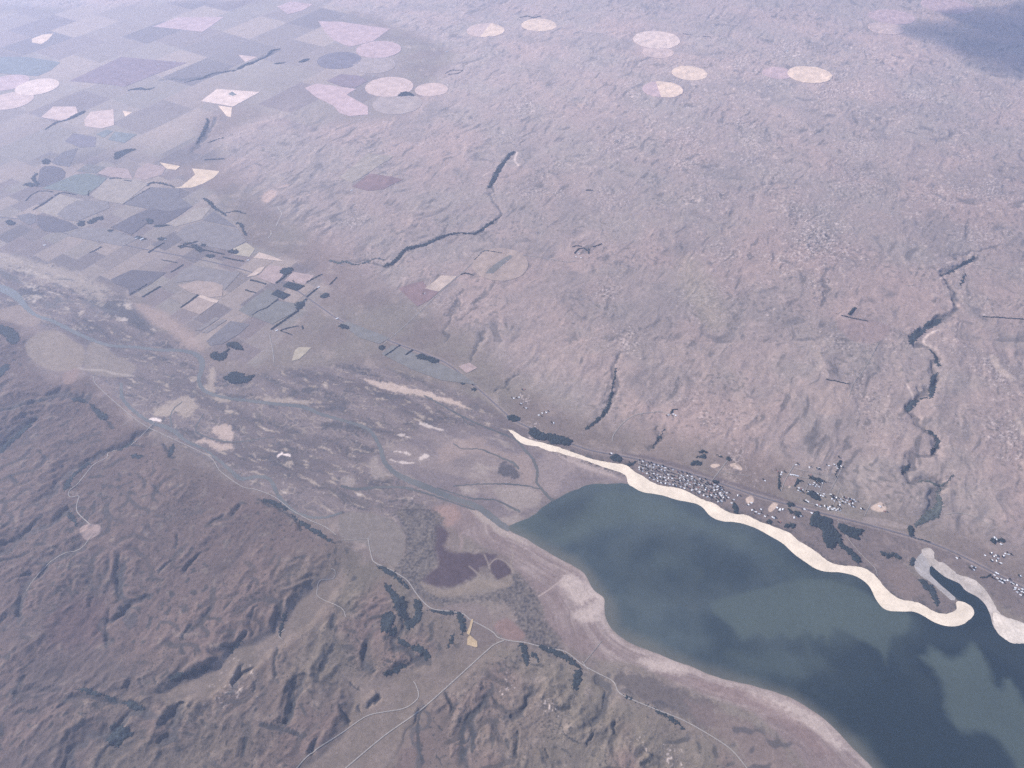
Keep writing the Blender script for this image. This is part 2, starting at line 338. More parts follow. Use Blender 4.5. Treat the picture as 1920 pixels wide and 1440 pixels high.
# scarps: a bank whose high side lies up-sun (to the left of the line's direction): points, height, width
BUMPS = [  # hill masses: centre px, radius m, height m
 ((735,1140),330,95),((770,1125),170,40),((1010,1260),300,70),((880,1330),260,55),((1080,1330),320,70),((600,1260),300,75),((660,1340),300,50),
 ((500,1080),420,80),((420,1150),380,70),((330,1200),420,80),((230,1010),500,60),((90,1100),450,70),((60,1250),420,85),((180,1270),350,80),
 ((80,1390),350,80),((250,1420),330,70),((430,1390),400,45),((20,640),320,70),((20,720),380,60),((520,955),260,55),((100,870),500,45),((560,1120),250,50),
 ((740,1350),230,45),((960,1420),300,45),((1200,1420),300,50),((700,1130),220,60),((310,870),380,45),((420,980),420,55)]
CLEFTS = [  # small clefts full of scrub on the southern slopes: points, width in photo pixels
 ([(204.1,1143.3),(198.1,1173.6),(200.3,1215.2)],3.8),
 ([(226.8,1045.1),(219.2,1082.9),(223.0,1120.7)],3.8),
 ([(332.6,1003.5),(332.6,1031.5)],3.8),
 ([(529.2,1132.0),(523.1,1158.5),(514.1,1184.9)],6.8),
 ([(453.6,1249.2),(446.0,1268.1),(437.0,1288.5)],5.3),
 ([(521.6,1215.2),(515.6,1249.2),(523.1,1280.9)],4.5),
 ([(623.7,1215.2),(616.1,1234.1),(604.8,1253.0),(593.4,1279.4)],9.8),
 ([(555.6,1279.4),(545.8,1313.4),(544.3,1347.5)],11.3),
 ([(795.3,1324.8),(784.7,1351.2),(783.2,1381.5),(792.3,1430.6)],6.8),
 ([(837.6,1300.6),(850.5,1333.8)],5.3),
 ([(876.9,1343.7),(865.6,1385.3),(869.4,1419.3)],13.6),
 ([(712.1,1302.1),(701.5,1313.4),(689.4,1324.8)],5.3),
 ([(687.9,1203.8),(680.4,1241.6)],4.5),
 ([(625.9,1154.7),(619.9,1182.7)],6.8),
 ([(341.7,1321.0),(325.1,1347.5),(302.4,1371.6)],8.3),
 ([(202.6,1370.1),(215.5,1381.5),(226.8,1394.3)],12.1),
 ([(140.6,1409.4),(143.6,1436.7)],6.8),
 ([(46.9,1264.3),(37.8,1290.8),(28.7,1321.0)],6.0),
 ([(249.5,1277.9),(240.4,1298.3)],4.5),
 ([(266.1,1277.9),(273.7,1293.0)],4.5),
 ([(291.0,1275.6),(296.3,1288.5)],4.5),
 ([(340.2,1277.9),(370.4,1265.8),(408.2,1241.6)],5.3),
 ([(130.0,958.1),(142.1,980.8)],6.8),
 ([(41.6,1120.7),(36.3,1162.2)],4.5),
 ([(0.0,1031.5),(41.6,1011.0),(81.6,973.3)],6.0),
 ([(0.0,1060.2),(30.2,1052.6),(62.0,1041.3)],4.5),
 ([(15.1,1098.0),(60.5,1076.8)],3.8),
 ([(306.2,833.4),(323.6,857.6)],6.8),
 ([(245.7,833.4),(269.9,839.4)],4.5),
 ([(462.7,1385.3),(455.1,1423.1)],6.0),
 ([(491.4,1362.6),(521.6,1368.6),(560.9,1379.2)],9.1),
 ([(597.2,1385.3),(583.6,1415.5)],5.3),
 ([(423.3,1218.9),(453.6,1203.8),(467.2,1190.2)],4.5),
 ([(529.2,1362.6),(538.3,1351.2)],6.8),
 ([(325.1,1052.6),(298.6,1075.3)],3.8),
 ([(378.0,1037.5),(355.3,1056.4),(344.0,1075.3)],3.8),
 ([(393.1,984.6),(423.3,969.5)],3.0),
 ([(453.6,946.8),(434.7,969.5)],4.5),
 ([(483.8,939.2),(521.6,954.4),(555.6,977.0),(563.2,995.9)],5.3),
 ([(291.0,912.8),(296.3,927.9)],3.8),
 ([(18.9,893.9),(34.0,905.2)],4.5),
 ([(75.6,848.5),(86.9,863.6)],3.8),
 ([(177.7,765.4),(198.1,784.3),(211.7,803.2)],6.8),
 ([(143.6,750.2),(162.5,754.0),(177.7,765.4)],4.5),
 ([(0.0,776.7),(45.4,765.4),(98.3,748.7)],5.3),
 ([(0.0,837.2),(30.2,810.7),(69.5,784.3)],7.6),
 ([(121.0,920.3),(132.3,901.4),(155.0,882.5)],5.3),
 ([(121.0,1317.2),(162.5,1309.7),(204.1,1318.7),(264.6,1324.8)],8.3),
 ([(26.5,1302.1),(68.0,1294.5),(113.4,1296.1)],9.1),
 ([(34.0,1339.9),(75.6,1336.1)],6.0),
 ([(483.8,1279.4),(477.8,1302.1)],3.8),
 ([(657.7,1279.4),(672.8,1294.5)],4.5),
 ([(638.8,1324.8),(653.9,1358.8)],5.3),
 ([(725.7,1241.6),(756.0,1249.2),(801.3,1226.5)],5.3),
 ([(0.0,1173.6),(18.9,1154.7)],4.5),
 ([(90.7,1064.0),(79.4,1082.9)],3.8),
 ([(173.9,1120.7),(167.8,1143.3)],3.8),
 ([(362.9,1173.6),(347.7,1203.8)],3.0),
 ([(400.7,1143.3),(381.8,1166.0)],3.8),
 ([(438.5,1128.2),(423.3,1150.9)],3.8),
 ([(483.8,1143.3),(472.5,1166.0)],4.5),
 ([(836.7,1305.0),(844.0,1318.3),(853.3,1331.7)],4.0),
 ([(903.3,1280.0),(905.0,1293.3)],2.7),
 ([(923.3,1306.7),(930.0,1323.3)],2.7),
 ([(813.3,1351.7),(826.7,1368.3)],3.0),
 ([(873.3,1343.3),(888.3,1380.0),(886.7,1406.7)],7.3),
 ([(1058.3,1380.0),(1070.0,1388.3),(1086.7,1396.7)],3.3),
 ([(1043.3,1326.7),(1053.3,1333.3),(1070.0,1331.7)],6.7),
 ([(1133.3,1306.7),(1140.0,1313.3)],4.0),
 ([(1150.0,1353.3),(1153.3,1380.0)],2.7),
 ([(968.3,1370.0),(966.7,1420.0)],5.3),
 ([(1020.0,1406.7),(1028.3,1423.3)],2.7),
 ([(1100.0,1403.3),(1113.3,1380.0)],2.0),
 ([(820.0,1420.0),(828.3,1433.3)],3.0),
 ([(701.7,1320.0),(713.3,1308.3)],4.0),
 ([(675.0,1323.3),(673.3,1336.7)],2.7),
 ([(1206.7,1410.0),(1223.3,1420.0)],2.7)]
# ------------------------------------------------------------------ the land: a fan of quads, finer where it is near
def half_width(y):
    return np.maximum(0.6926 * (CP * y + SP * ALT), 2600.0)

_py = np.arange(1512, -62, -1.5)
_y = ALT / np.tan(PITCH + np.arctan((_py - 720) / FPX))
_y = np.r_[np.linspace(-9000, 400, 26)[:-1], np.linspace(400, _y[0], 90)[:-1], _y, _y[-1] * np.geomspace(1.004, 9.0, 46)]
_side = np.r_[np.linspace(1.055, 1.65, 150)[1:], 1.65 + np.geomspace(.01, 3, 26)]
_u = np.r_[-_side[::-1], np.linspace(-1.055, 1.055, 1360), _side]
NR, NC = len(_y), len(_u)
YY = np.repeat(_y[:, None], NC, 1)
XX = _u[None, :] * half_width(_y)[:, None]
X, Y = XX.ravel(), YY.ravel()

def in_box(P, m):
    P = np.asarray(P)
    x0, y0 = P.min(0) - m; x1, y1 = P.max(0) + m
    return np.flatnonzero((X > x0) & (X < x1) & (Y > y0) & (Y < y1))

wx = X + 90 * pn(X / 420, Y / 420, 51); wy = Y + 90 * pn(X / 420, Y / 420, 52)      # warped map
N15 = pn(X / 17, Y / 17, 59)
N30 = pn(X / 42, Y / 42, 60); N80 = pn(X / 95, Y / 95, 61); N200 = fbm(X, Y, 240, 3, 62)
N600 = fbm(X, Y, 700, 3, 66); N2000 = fbm(X, Y, 2300, 3, 70)

def zone(P, soft, warp=60, shift=0):
    P = G(P); i = in_box(P, soft + 400)
    m = np.zeros(X.shape)
    m[i] = sstep(soft, -soft, sd_poly(P, X[i], Y[i]) + warp * N200[i] + shift)
    return m

A_south = zone(SOUTH_HILLS, 110, 110)
A_flat = np.maximum(zone(SOUTH_FLATS[0], 60, 40), zone(SOUTH_FLATS[1], 60, 40))
A_north = zone(NORTH_HILLS, 260, 150)
A_rough = zone(ROUGH, 900, 300)
hill = zone(SOUTH_HILLS, 300, 120, 200) * (1 - 0.95 * A_flat)

Z = 6 + 1.0 * N200 + 5 * N2000
# southern ranges, worn into ridges that run away to the right
ca, sa = math.cos(math.radians(52)), math.sin(math.radians(52))
ex, ey = (wx * ca + wy * sa) / 1.75, (-wx * sa + wy * ca)
e1 = eroded(ex, ey, 900, 7, 80)
r1 = 1 - np.abs(fbm(ex, ey, 420, 4, 95))
gul = .22 + .95 * sstep(-.2, .45, fbm(X, Y, 1500, 3, 104))
calm = np.exp(-(((X - G((400, 930))[0]) / 2300) ** 2 + ((Y - G((400, 930))[1]) / 1100) ** 2))
gul = gul * (1 - .7 * calm)
for pc_, ra_, rb_ in [((1010, 1320), 1500, 620), ((740, 1160), 520, 420), ((120, 1330), 1300, 520), ((430, 1390), 900, 380), ((60, 800), 900, 700), ((560, 1130), 700, 400)]:
    g_ = G(pc_); gul = np.maximum(gul, 1.15 * np.exp(-(((X - g_[0]) / ra_) ** 2 + ((Y - g_[1]) / rb_) ** 2)))
Z += hill * (18 + 56 * e1 + (62 * (r1 - 0.75)) * gul)
r3 = 1 - np.abs(fbm(ex * 1.1, ey, 170, 3, 101))
Z += hill * 20 * (r3 - 0.8) * 0.8 * gul
P = None
for c, rad, h in BUMPS:
    g = G(c); i = np.flatnonzero((np.abs(X - g[0]) < 2.4 * rad) & (np.abs(Y - g[1]) < 2.4 * rad))
    q = ((wx[i] - g[0]) ** 2 + (wy[i] - g[1]) ** 2) / rad ** 2
    Z[i] += hill[i] * h * 0.42 * np.exp(-q) * (0.8 + 0.6 * (r1[i] - 0.7))
Z -= A_south * A_flat * 4
# northern plateau: low rolls, gullies and knobs of rock
cn, sn = math.cos(math.radians(60)), math.sin(math.radians(60))
nx_, ny_ = (wx * cn + wy * sn) / 1.9, (-wx * sn + wy * cn)
e2 = eroded(nx_, ny_, 640, 7, 110)
r2 = 1 - np.abs(fbm(nx_, ny_, 330, 4, 123))
far = sstep(9000, 16000, Y)
Z += A_north * (8 + 20 * e2 + (26 + 14 * far) * (r2 - 0.75) + 7 * N200)
knob = sstep(0.30, 0.62, pn(wx / 120, wy / 120, 131) + 0.35 * N200 + 0.10 * A_rough) * sstep(-0.15, 0.35, N600 + 0.5 * A_rough - 0.15)
knob2 = sstep(0.35, 0.6, pn(wx / 52, wy / 52, 133)) * sstep(-0.1, 0.3, N600 + 0.45 * A_rough - 0.1)
tor = sstep(-.05, .35, fbm(wx, wy, 900, 2, 136))
Z += A_north * (9 * knob + 5 * knob2) * (0.15 + 0.85 * A_rough) * tor
Z += A_north * 2.5 * N80 * (0.3 + A_rough) + hill * (5 * N80 + 2.4 * N30 + 1.3 * N15)
upland = zone([(430,330),(520,280),(640,250),(760,300),(860,420),(760,460),(700,480),(600,470),(520,430)], 500, 200)
Z += upland * (10 * e2 + 10 * (r2 - 0.75))
gx_ = X + 75 * pn(X / 190, Y / 190, 55) + 26 * pn(X / 60, Y / 60, 57); gy_ = Y + 75 * pn(X / 190, Y / 190, 56) + 26 * pn(X / 60, Y / 60, 58)
for line, wd, dp in GULLIES:
    L = G(smooth(line, False, 3)); i = in_box(L, wd * 5)
    d, s = d_line(L, gx_[i], gy_[i])
    k = 0.8 * dp * (0.75 + 0.5 * N200[i]) * np.exp(-(d / (wd * (1 + 0.35 * N80[i]))) ** 2)
    k *= sstep(0, 0.06, s) * sstep(1, 0.94, s)
    Z[i] -= k
    Z[i] += 0.16 * dp * np.exp(-((d - 2.2 * wd) / (1.2 * wd)) ** 2) * np.maximum(A_south[i], 0.2 * A_north[i])
CLEFT = np.zeros(X.shape)
for line, wp_ in CLEFTS:
    L = G(smooth(line, False, 3)); w_ = wp_ * mpp(line[0]) / 2; i = in_box(L, w_ * 6 + 60)
    d, s = d_line(L, X[i] + 16 * N80[i] + 9 * N30[i], Y[i] + 16 * pn(X[i] / 80, Y[i] / 80, 54) + 9 * N15[i])
    t_ = sstep(0, .12, s) * sstep(1, .88, s) * .7 + .3
    Z[i] -= (10 + .5 * w_) * np.exp(-(d / (1.25 * w_ + 8)) ** 2) * t_
    # the up-sun bank stands higher
    Z[i] += (8 + .35 * w_) * np.exp(-(d_line(L + np.array([SUN_AZ[0], SUN_AZ[1]]) * (1.6 * w_ + 16), X[i], Y[i])[0] / (1.5 * w_ + 14)) ** 2) * t_
    CLEFT[i] = np.maximum(CLEFT[i], sstep(w_ * 1.25, w_ * .5, d + w_ * .5 * (N30[i] + .7 * N15[i])))
# rain over both uplands
def sample(A, x, y):
    r = np.clip(np.interp(y, _y, np.arange(NR)), 0, NR - 1.001); c = np.clip(np.interp(x / half_width(y), _u, np.arange(NC)), 0, NC - 1.001)
    r0, c0 = r.astype(int), c.astype(int); fr, fc = r - r0, c - c0
    return (A[r0, c0] * (1 - fc) + A[r0, c0 + 1] * fc) * (1 - fr) + (A[r0 + 1, c0] * (1 - fc) + A[r0 + 1, c0 + 1] * fc) * fr
FLOW = np.zeros(X.shape)
def weather(x0, x1, y0, y1, cell, mask, batches, drops, steps, seed, **kw):
    gx, gy = np.meshgrid(np.arange(x0, x1, cell), np.arange(y0, y1, cell))
    H = sample(Z.reshape(NR, NC), gx, gy) / cell
    H2, F = rain(H, batches, drops, steps, seed, **kw)
    D = blur(H2 - H, 1) * cell; D = np.where(D < 0, D * 1.1, D * .3); F = np.log1p(blur(F, 1)); F = F - blur(F, 40)
    print('rain', D.std(), np.percentile(F, [10, 50, 90, 97, 99]))
    i = np.flatnonzero((X > x0 + cell) & (X < x1 - 3 * cell) & (Y > y0 + cell) & (Y < y1 - 3 * cell) & (mask > .01))
    fx, fy = (X[i] - x0) / cell, (Y[i] - y0) / cell; a, b = fx.astype(int), fy.astype(int); fx -= a; fy -= b
    bl = lambda A: (A[b, a] * (1 - fx) + A[b, a + 1] * fx) * (1 - fy) + (A[b + 1, a] * (1 - fx) + A[b + 1, a + 1] * fx) * fy
    Z[i] += mask[i] * bl(D); FLOW[i] = np.maximum(FLOW[i], mask[i] * bl(F))
weather(-6800, 4200, 1400, 8600, 13, hill, 26, 26000, 46, 401)
weather(-7500, 14500, 6800, 20500, 24, np.maximum(A_north, upland), 22, 26000, 42, 402)
# last, the fine ribs and rills
ribs = 1 - np.abs(pn(ex * 1.75 * .55 / 62 + .5 * N200, ey / 62, 105)) - .5 * np.abs(pn(ex * 1.75 * .6 / 29, ey / 29, 106))
Z += hill * (4.0 * gul + .5) * (ribs - .6)
ribs_n = 1 - np.abs(pn(nx_ * 1.2 / 95 + .5 * N200, ny_ / 95, 107)) - .45 * np.abs(pn(nx_ * 1.2 / 44, ny_ / 44, 108))
Z += A_north * 3.5 * (ribs_n - .6) * sstep(-.35, .35, fbm(wx, wy, 1100, 2, 109)) * sstep(20000, 14000, Y)
# shore of the lake
LAKE_XY = ease(G(smooth(LAKE, True, 3)))
i = in_box(LAKE_XY, 900)
sd = sd_poly(LAKE_XY, X[i], Y[i]) + 5 * N80[i]
SHORE = np.full(X.shape, 9999.0); SHORE[i] = sd
Z[i] = np.where(sd < 0, np.maximum(-6, sd * 0.06), np.minimum(np.maximum(Z[i], 1.2), sd * 0.055 + np.maximum(Z[i] - 6, 0) * sstep(20, 160, sd)))
# river beds
RIV = []
for course in RIVERS:
    c = smooth(course, False, 4)
    w = c[:, 2] * np.array([mpp(p) for p in c[:, :2]]) * 0.95
    RIV.append((G(c[:, :2]), w * .85))
i = in_box(G(FLOOD), 300)
FL = np.zeros(X.shape); FL[i] = sstep(60, -60, sd_poly(G(FLOOD), X[i], Y[i]) + 60 * N200[i])
Z = Z * (1 - FL) + FL * np.clip(Z, 1.5, 4)
Z = np.where(Y > 21000, Z * (1 + 2.0 * sstep(21000, 60000, Y)), Z)
ZG = Z.reshape(NR, NC)

def HEIGHT(x, y):
    x, y = np.asarray(x, float), np.asarray(y, float)
    r = np.clip(np.interp(y, _y, np.arange(NR)), 0, NR - 1.001)
    c = np.clip(np.interp(x / half_width(y), _u, np.arange(NC)), 0, NC - 1.001)
    r0, c0 = r.astype(int), c.astype(int); fr, fc = r - r0, c - c0
    return ((ZG[r0, c0] * (1 - fc) + ZG[r0, c0 + 1] * fc) * (1 - fr)
            + (ZG[r0 + 1, c0] * (1 - fc) + ZG[r0 + 1, c0 + 1] * fc) * fr)

# ------------------------------------------------------------------ what grows or lies on it: colour of the ground itself
def col(*c): return np.array(c, float)
C = np.zeros((X.size, 3)); FL_S, FL_N = (.38, .9), (.28, .72)
def mixc(a, b, t): return a + (b - a) * np.asarray(t)[..., None]
def lay(i, c, t): C[i] = mixc(C[i], c, t)

def area(poly, c, soft=20, amt=1.0, warp=18, sm=True, wl=0):
    P = G(smooth(poly, True, 4) if sm else resample(poly, 12, True)); i = in_box(P, soft + warp * 2 + 20)
    if not len(i): return
    n = (N80[i] if wl == 0 else N200[i]) + 0.8 * N30[i] + 0.6 * N15[i]
    lay(i, col(*c), amt * sstep(soft, -soft, sd_poly(P, X[i], Y[i]) + warp * n))

def line(pts, wpx, c, soft=0.6, amt=1.0, warp=0.5, sm=True):
    """a band wpx photo pixels wide, with a ragged edge"""
    m = mpp(np.mean(np.asarray(pts, float), 0)); w = wpx * m / 2
    L = G(smooth(pts, False, 4) if sm else resample(pts, 12, False)); i = in_box(L, w * 3)
    if not len(i): return
    d, s = d_line(L, X[i], Y[i])
    lay(i, col(*c), amt * sstep(w * (1 + soft), w * (1 - soft), d + w * warp * (N80[i] + 0.6 * N30[i] + 0.4 * N15[i])))

# tussock and dry grass
C[:] = mixc(mixc(col(.180, .155, .142), col(.205, .188, .162), sstep(-.4, .4, N600)), col(.225, .185, .17), sstep(-.1, .5, N2000))
north = mixc(mixc(col(.296, .256, .240), col(.284, .258, .238), sstep(-.35, .35, N600)), col(.335, .272, .250), sstep(-.2, .5, N2000 + .3 * N200))
north = mixc(north, col(.33, .268, .245), .45 * sstep(.05, .45, fbm(X, Y, 1500, 3, 138)))
north = mixc(north, col(.232, .212, .203), .65 * sstep(.05, .4, fbm(X, Y, 1150, 3, 139)))
north = mixc(north, col(.22, .20, .19), .55 * sstep(.12, .6, fbm(wx, wy, 520, 4, 140)))
C = mixc(C, north, A_north)
pale = sstep(.45, .8, N80 + .5 * N30 + .3 * N200 + .9 * fbm(wx, wy, 800, 3, 147) - .15) * A_north * (0.25 + 0.75 * A_rough)
C = mixc(C, col(.46, .40, .36), .55 * pale)
rock = (sstep(.5, .9, pn(wx / 34, wy / 34, 150) * 1.3 + .35 * N200) * (knob + knob2).clip(0, 1)) * A_north
C = mixc(C, col(.55, .50, .47), .7 * rock)
bush = sstep(.45, .85, pn(wx / 60, wy / 60, 151) + .5 * N200 + .8 * fbm(wx, wy, 1000, 2, 146)) * A_north
C = mixc(C, col(.10, .105, .10), .55 * bush)
streak = sstep(.22, .5, fbm(nx_ * 1.0, ny_ * 2.2, 210, 3, 145) + .35 * fbm(X, Y, 1500, 2, 148)) * A_north
C = mixc(C, col(.120, .118, .120), .72 * streak)
spk = pn(X / 33, Y / 33, 157) + .6 * pn(X / 19, Y / 19, 158)
patchy = fbm(wx, wy, 900, 3, 149)
C = mixc(C, col(.12, .112, .11), (.75 * sstep(.62, .95, spk + .9 * patchy - .1)) * A_north)
C = mixc(C, col(.50, .45, .42), .8 * sstep(.70, 1.0, -spk + 1.1 * patchy + .25 * A_rough - .22) * A_north)
south = mixc(mixc(col(.150, .120, .112), col(.150, .138, .116), sstep(-.35, .45, fbm(X, Y, 1900, 3, 155) + (X + 1500) / 6000)), col(.168, .132, .120), sstep(.0, .5, N600))
south = mixc(south, col(.098, .090, .088), .42 * sstep(.10, .5, fbm(ex, ey, 380, 5, 160) + .25 * N80 - .15 * e1))
south = mixc(south, col(.21, .185, .16), .5 * sstep(.35, .7, N80 + .4 * N200))
south = mixc(south, col(.060, .064, .066), .8 * sstep(.42, .7, pn(wx / 70, wy / 70, 163) + .6 * fbm(X, Y, 900, 2, 164)))
south = mixc(south, col(.050, .054, .056), .8 * sstep(.50, .85, spk + .5 * fbm(X, Y, 500, 2, 165)))
south = mixc(south, col(.25, .22, .19), .6 * sstep(.78, 1.05, -spk + .3 * N200))
dots = pn(X / 15, Y / 15, 166) + .45 * pn(X / 27, Y / 27, 167)
south = mixc(south, col(.055, .056, .056), .85 * sstep(.52, .78, dots + .9 * fbm(X, Y, 420, 3, 168) - .12))
south = mixc(south, col(.23, .20, .175), .5 * sstep(.55, .9, -dots + .6 * N200 - .1))
south = south * (.90 + .26 * sstep(-2500, 800, X))[:, None]
C = mixc(C, south, A_south)
flatc = mixc(col(.165, .145, .125), col(.185, .160, .140), sstep(-.3, .3, N200))
C = mixc(C, flatc, A_flat * A_south)
low = (1 - A_north) * (1 - A_south)
C = mixc(C, col(.15, .135, .13), low * .6 * sstep(.05, .5, fbm(X, Y, 330, 4, 169)))
C = mixc(C, col(.33, .285, .25), low * .5 * sstep(.12, .5, fbm(X, Y, 260, 4, 173)))
C = mixc(C, col(.10, .10, .10), low * .6 * sstep(.6, .9, spk + .4 * N200))

FLN = FLOW + .22 * N30 + .15 * N15
C = mixc(C, col(.062, .064, .066), .75 * sstep(FL_S[0], FL_S[1], FLN) * hill * sstep(-.5, .3, N600 + .5 * N200))
C = mixc(C, col(.125, .122, .125), .70 * sstep(FL_N[0], FL_N[1], FLN) * A_north * sstep(-.45, .3, N600 + .6 * N200))
C = mixc(C, col(.050, .056, .062), .85 * CLEFT)
# river flats: gravel bars, willow scrub and silt drawn out along the stream
f0, f1 = G((0, 545)), G((1000, 930)); fd = (f1 - f0) / np.hypot(*(f1 - f0))
fs, ft = X * fd[0] + Y * fd[1], -X * fd[1] + Y * fd[0]
ft = ft + 110 * N600 + 25 * N200
b1 = fbm(fs / 4.5, ft, 130, 4, 170); b2 = fbm(fs / 3.0, ft, 60, 3, 176); b3 = fbm(fs / 6, ft, 300, 3, 180)
flood = mixc(col(.180, .158, .155), col(.128, .115, .118), sstep(-.1, .35, b3))
flood = mixc(flood, col(.082, .083, .090), .9 * sstep(.08, .34, b1 + .35 * N30 + .2 * N15))
flood = mixc(flood, col(.34, .30, .25), .85 * sstep(.22, .48, b2 + .35 * b3 + .15 * N15))
flood = mixc(flood, col(.50, .46, .42), .75 * sstep(.46, .64, b2 + .3 * N80 - .1))
bw = fbm(fs / 2.6, ft + 30 * N80, 210, 3, 188)
flood = mixc(flood, col(.125, .118, .115), .8 * sstep(.055, .02, np.abs(bw)) * sstep(-.2, .1, b3 + .2))
bw2 = fbm(fs / 2.2, ft + 20 * N80, 120, 2, 194)
flood = mixc(flood, col(.30, .265, .23), .65 * sstep(.07, .02, np.abs(bw2 - .12)) * sstep(-.1, .2, -b3))
flood = mixc(flood, col(.07, .072, .08), .7 * sstep(.55, .9, spk + .5 * b1))
flood = mixc(flood, col(.40, .36, .31), .6 * sstep(.65, 1.0, -spk + .5 * b2))
C = mixc(C, flood, FL)
delta = zone([(700,860),(800,800),(900,800),(980,830),(1060,850),(1170,890),(1180,910),(1110,905),(1030,940),(990,970),(940,985),(880,950),(800,920)], 120, 60)
dm = mixc(mixc(col(.235, .205, .195), col(.175, .155, .16), sstep(-.2, .3, b3 + .4 * b1)), col(.33, .295, .265), sstep(.1, .5, fbm(fs / 2.5, ft, 170, 4, 185)))
C = mixc(C, dm, delta * .85)
SILT, BAR, SCRUB, GREY, WHITE = (.24, .215, .2), (.37, .325, .27), (.075, .08, .088), (.18, .17, .165), (.62, .57, .52)
# bright bars and dark scrub that can be told apart
for p in [[(680,711),(720,716),(760,724),(800,733),(815,738),(830,752),(820,752),(800,743),(770,738),(740,735),(700,722)],
          [(820,742),(850,750),(868,757),(885,768),(870,765),(850,758),(828,752)]]:
    area(p, (.47, .40, .34), 14, .95, 24)
for p in [[(325,752),(355,742),(370,760),(350,785),(330,775),(300,780),(290,775),(310,765)], [(395,735),(420,742),(430,752),(405,752)], [(480,745),(560,748),(600,755),(565,757),(500,752)],
          [(285,770),(300,762),(322,752),(322,762),(322,780),(292,778)], [(390,700),(402,690),(402,730),(392,735),(380,725),(392,718)]]:
    area(p, BAR, 26, .75, 34)
for p in [[(400,800),(430,798),(440,815),(430,827),(405,815)], [(395,830),(420,832),(438,838),(425,845),(398,840)], [(368,828),(385,822),(400,828),(385,832)]]:
    area(p, (.46, .385, .33), 16, .85, 26)
for p in [[(281,785),(292,783),(303,788),(296,790),(284,789)], [(521,853),(528,847),(534,850),(543,852),(545,856),(538,855),(528,853),(521,856)]]:
    area(p, (.74, .68, .64), 6, .95, 12)
for p in [[(790,792),(805,796),(820,802),(835,808),(820,806),(800,800),(786,796)], [(740,845),(758,846),(770,852),(755,850),(742,848)], [(790,853),(800,852),(802,858),(786,862)], [(745,815),(758,815),(770,822),(760,820)],
          [(735,863),(755,865),(775,868),(755,870)]]:
    area(p, WHITE, 10, .8, 20)
for p in [[(545,735),(575,728),(600,730),(560,740)], [(620,760),(640,755),(655,765),(630,772),(605,770)], [(608,792),(660,795),(675,800),(640,805),(612,803)], [(30,545),(60,540),(85,555),(70,562),(40,560)],
          [(190,570),(215,560),(250,578),(270,592),(280,610),(285,625),(262,610),(230,600),(200,590)], [(935,872),(955,868),(972,890),(962,895),(940,890)], [(170,560),(200,565),(205,575),(175,572)]]:
    area(p, SCRUB, 30, .8, 60)
for p in [[(926,917),(950,912),(985,912),(1010,920),(1017,935),(1010,948),(985,955),(965,945),(935,930)], [(940,930),(970,940),(980,955),(950,955)], [(935,975),(955,968),(975,965),(970,985),(950,985)],
          [(692,870),(705,855),(715,875),(730,890),(715,897),(700,898)], [(643,898),(652,890),(664,895),(665,908),(652,912),(642,908)]]:
    area(p, (.29, .26, .235), 24, .8, 28)
area([(820,848),(850,825),(900,820),(920,835),(955,850),(990,850),(1000,870),(1000,900),(985,905),(960,870),(930,855),(880,850),(830,870)], (.30, .25, .225), 40, .7, 30)
area([(1008,870),(1030,845),(1080,850),(1130,880),(1170,895),(1160,903),(1110,903),(1040,930),(1015,915),(1012,890)], (.27, .235, .225), 40, .75, 30)
area([(1075,880),(1100,885),(1140,900),(1110,905),(1060,925),(1045,915)], (.17, .15, .155), 40, .6, 30)
area([(1030,842),(1090,862),(1140,882),(1160,897),(1176,903),(1140,892),(1100,880),(1060,862)], (.40, .35, .32), 12, .7, 14)
area([(0,455),(60,480),(150,510),(200,545),(190,570),(150,545),(80,530),(30,505),(-60,500)], (.40, .36, .30), 60, .6, 110)
up_f = in_box(G([(-200,440),(260,440),(260,600),(-200,600)]), 0)
lay(up_f, col(.46, .42, .36), .8 * sstep(.1, .45, fbm(fs / 3.5, ft, 120, 4, 187)[up_f] + .2 * N30[up_f]) * FL[up_f])
lay(up_f, col(.12, .125, .13), .8 * sstep(.1, .4, fbm(fs / 3.5, ft, 150, 4, 197)[up_f] + .2 * N30[up_f]) * FL[up_f])
area([(255,570),(330,590),(370,620),(378,655),(350,650),(320,625),(285,605)], (.36, .29, .25), 60, .7, 50)

# lake margin: silt with old water lines parallel to the shore
MF = G(smooth(MUDFLAT, True, 2)); i = in_box(MF, 80)
m = sstep(30, -30, sd_poly(MF, X[i], Y[i]) + 35 * N200[i] + 10 * N80[i])
s = SHORE[i]
strand = pn(s / 34 + .8 * N600[i], N2000[i] * 3, 190) + .6 * pn(s / 13 + N200[i], N2000[i] * 5, 191)
mud = mixc(col(.215, .180, .172), col(.30, .262, .245), sstep(-.4, .6, strand + .6 * N600[i]))
mud = mixc(mud, col(.19, .155, .15), .7 * sstep(-.1, .5, fbm(X[i], Y[i], 420, 3, 192) + (s - 190) / 420))
mud = mixc(mud, col(.42, .375, .345), .8 * sstep(75, 8, s + 30 * N200[i]) * sstep(-.5, .3, N600[i] + .2))
lay(i, mud, m)
for p in [[(1050,1085),(1070,1075),(1088,1085),(1105,1100),(1122,1118),(1108,1122),(1090,1135),(1075,1125),(1062,1110),(1052,1098)],
          [(1075,1155),(1095,1140),(1115,1125),(1130,1122),(1128,1150),(1120,1165),(1095,1165)],
          [(1200,1238),(1230,1236),(1262,1245),(1290,1258),(1262,1262),(1225,1256)],
          [(1400,1300),(1440,1303),(1490,1322),(1530,1345),(1560,1372),(1590,1405),(1570,1405),(1530,1370),(1480,1345),(1430,1322)]]:
    area(p, (.48, .43, .39), 28, .75, 36, wl=1)
area([(1300,1275),(1380,1290),(1440,1312),(1500,1350),(1560,1410),(1530,1410),(1470,1360),(1400,1325),(1320,1295)], (.23, .175, .165), 30, .5, 30)
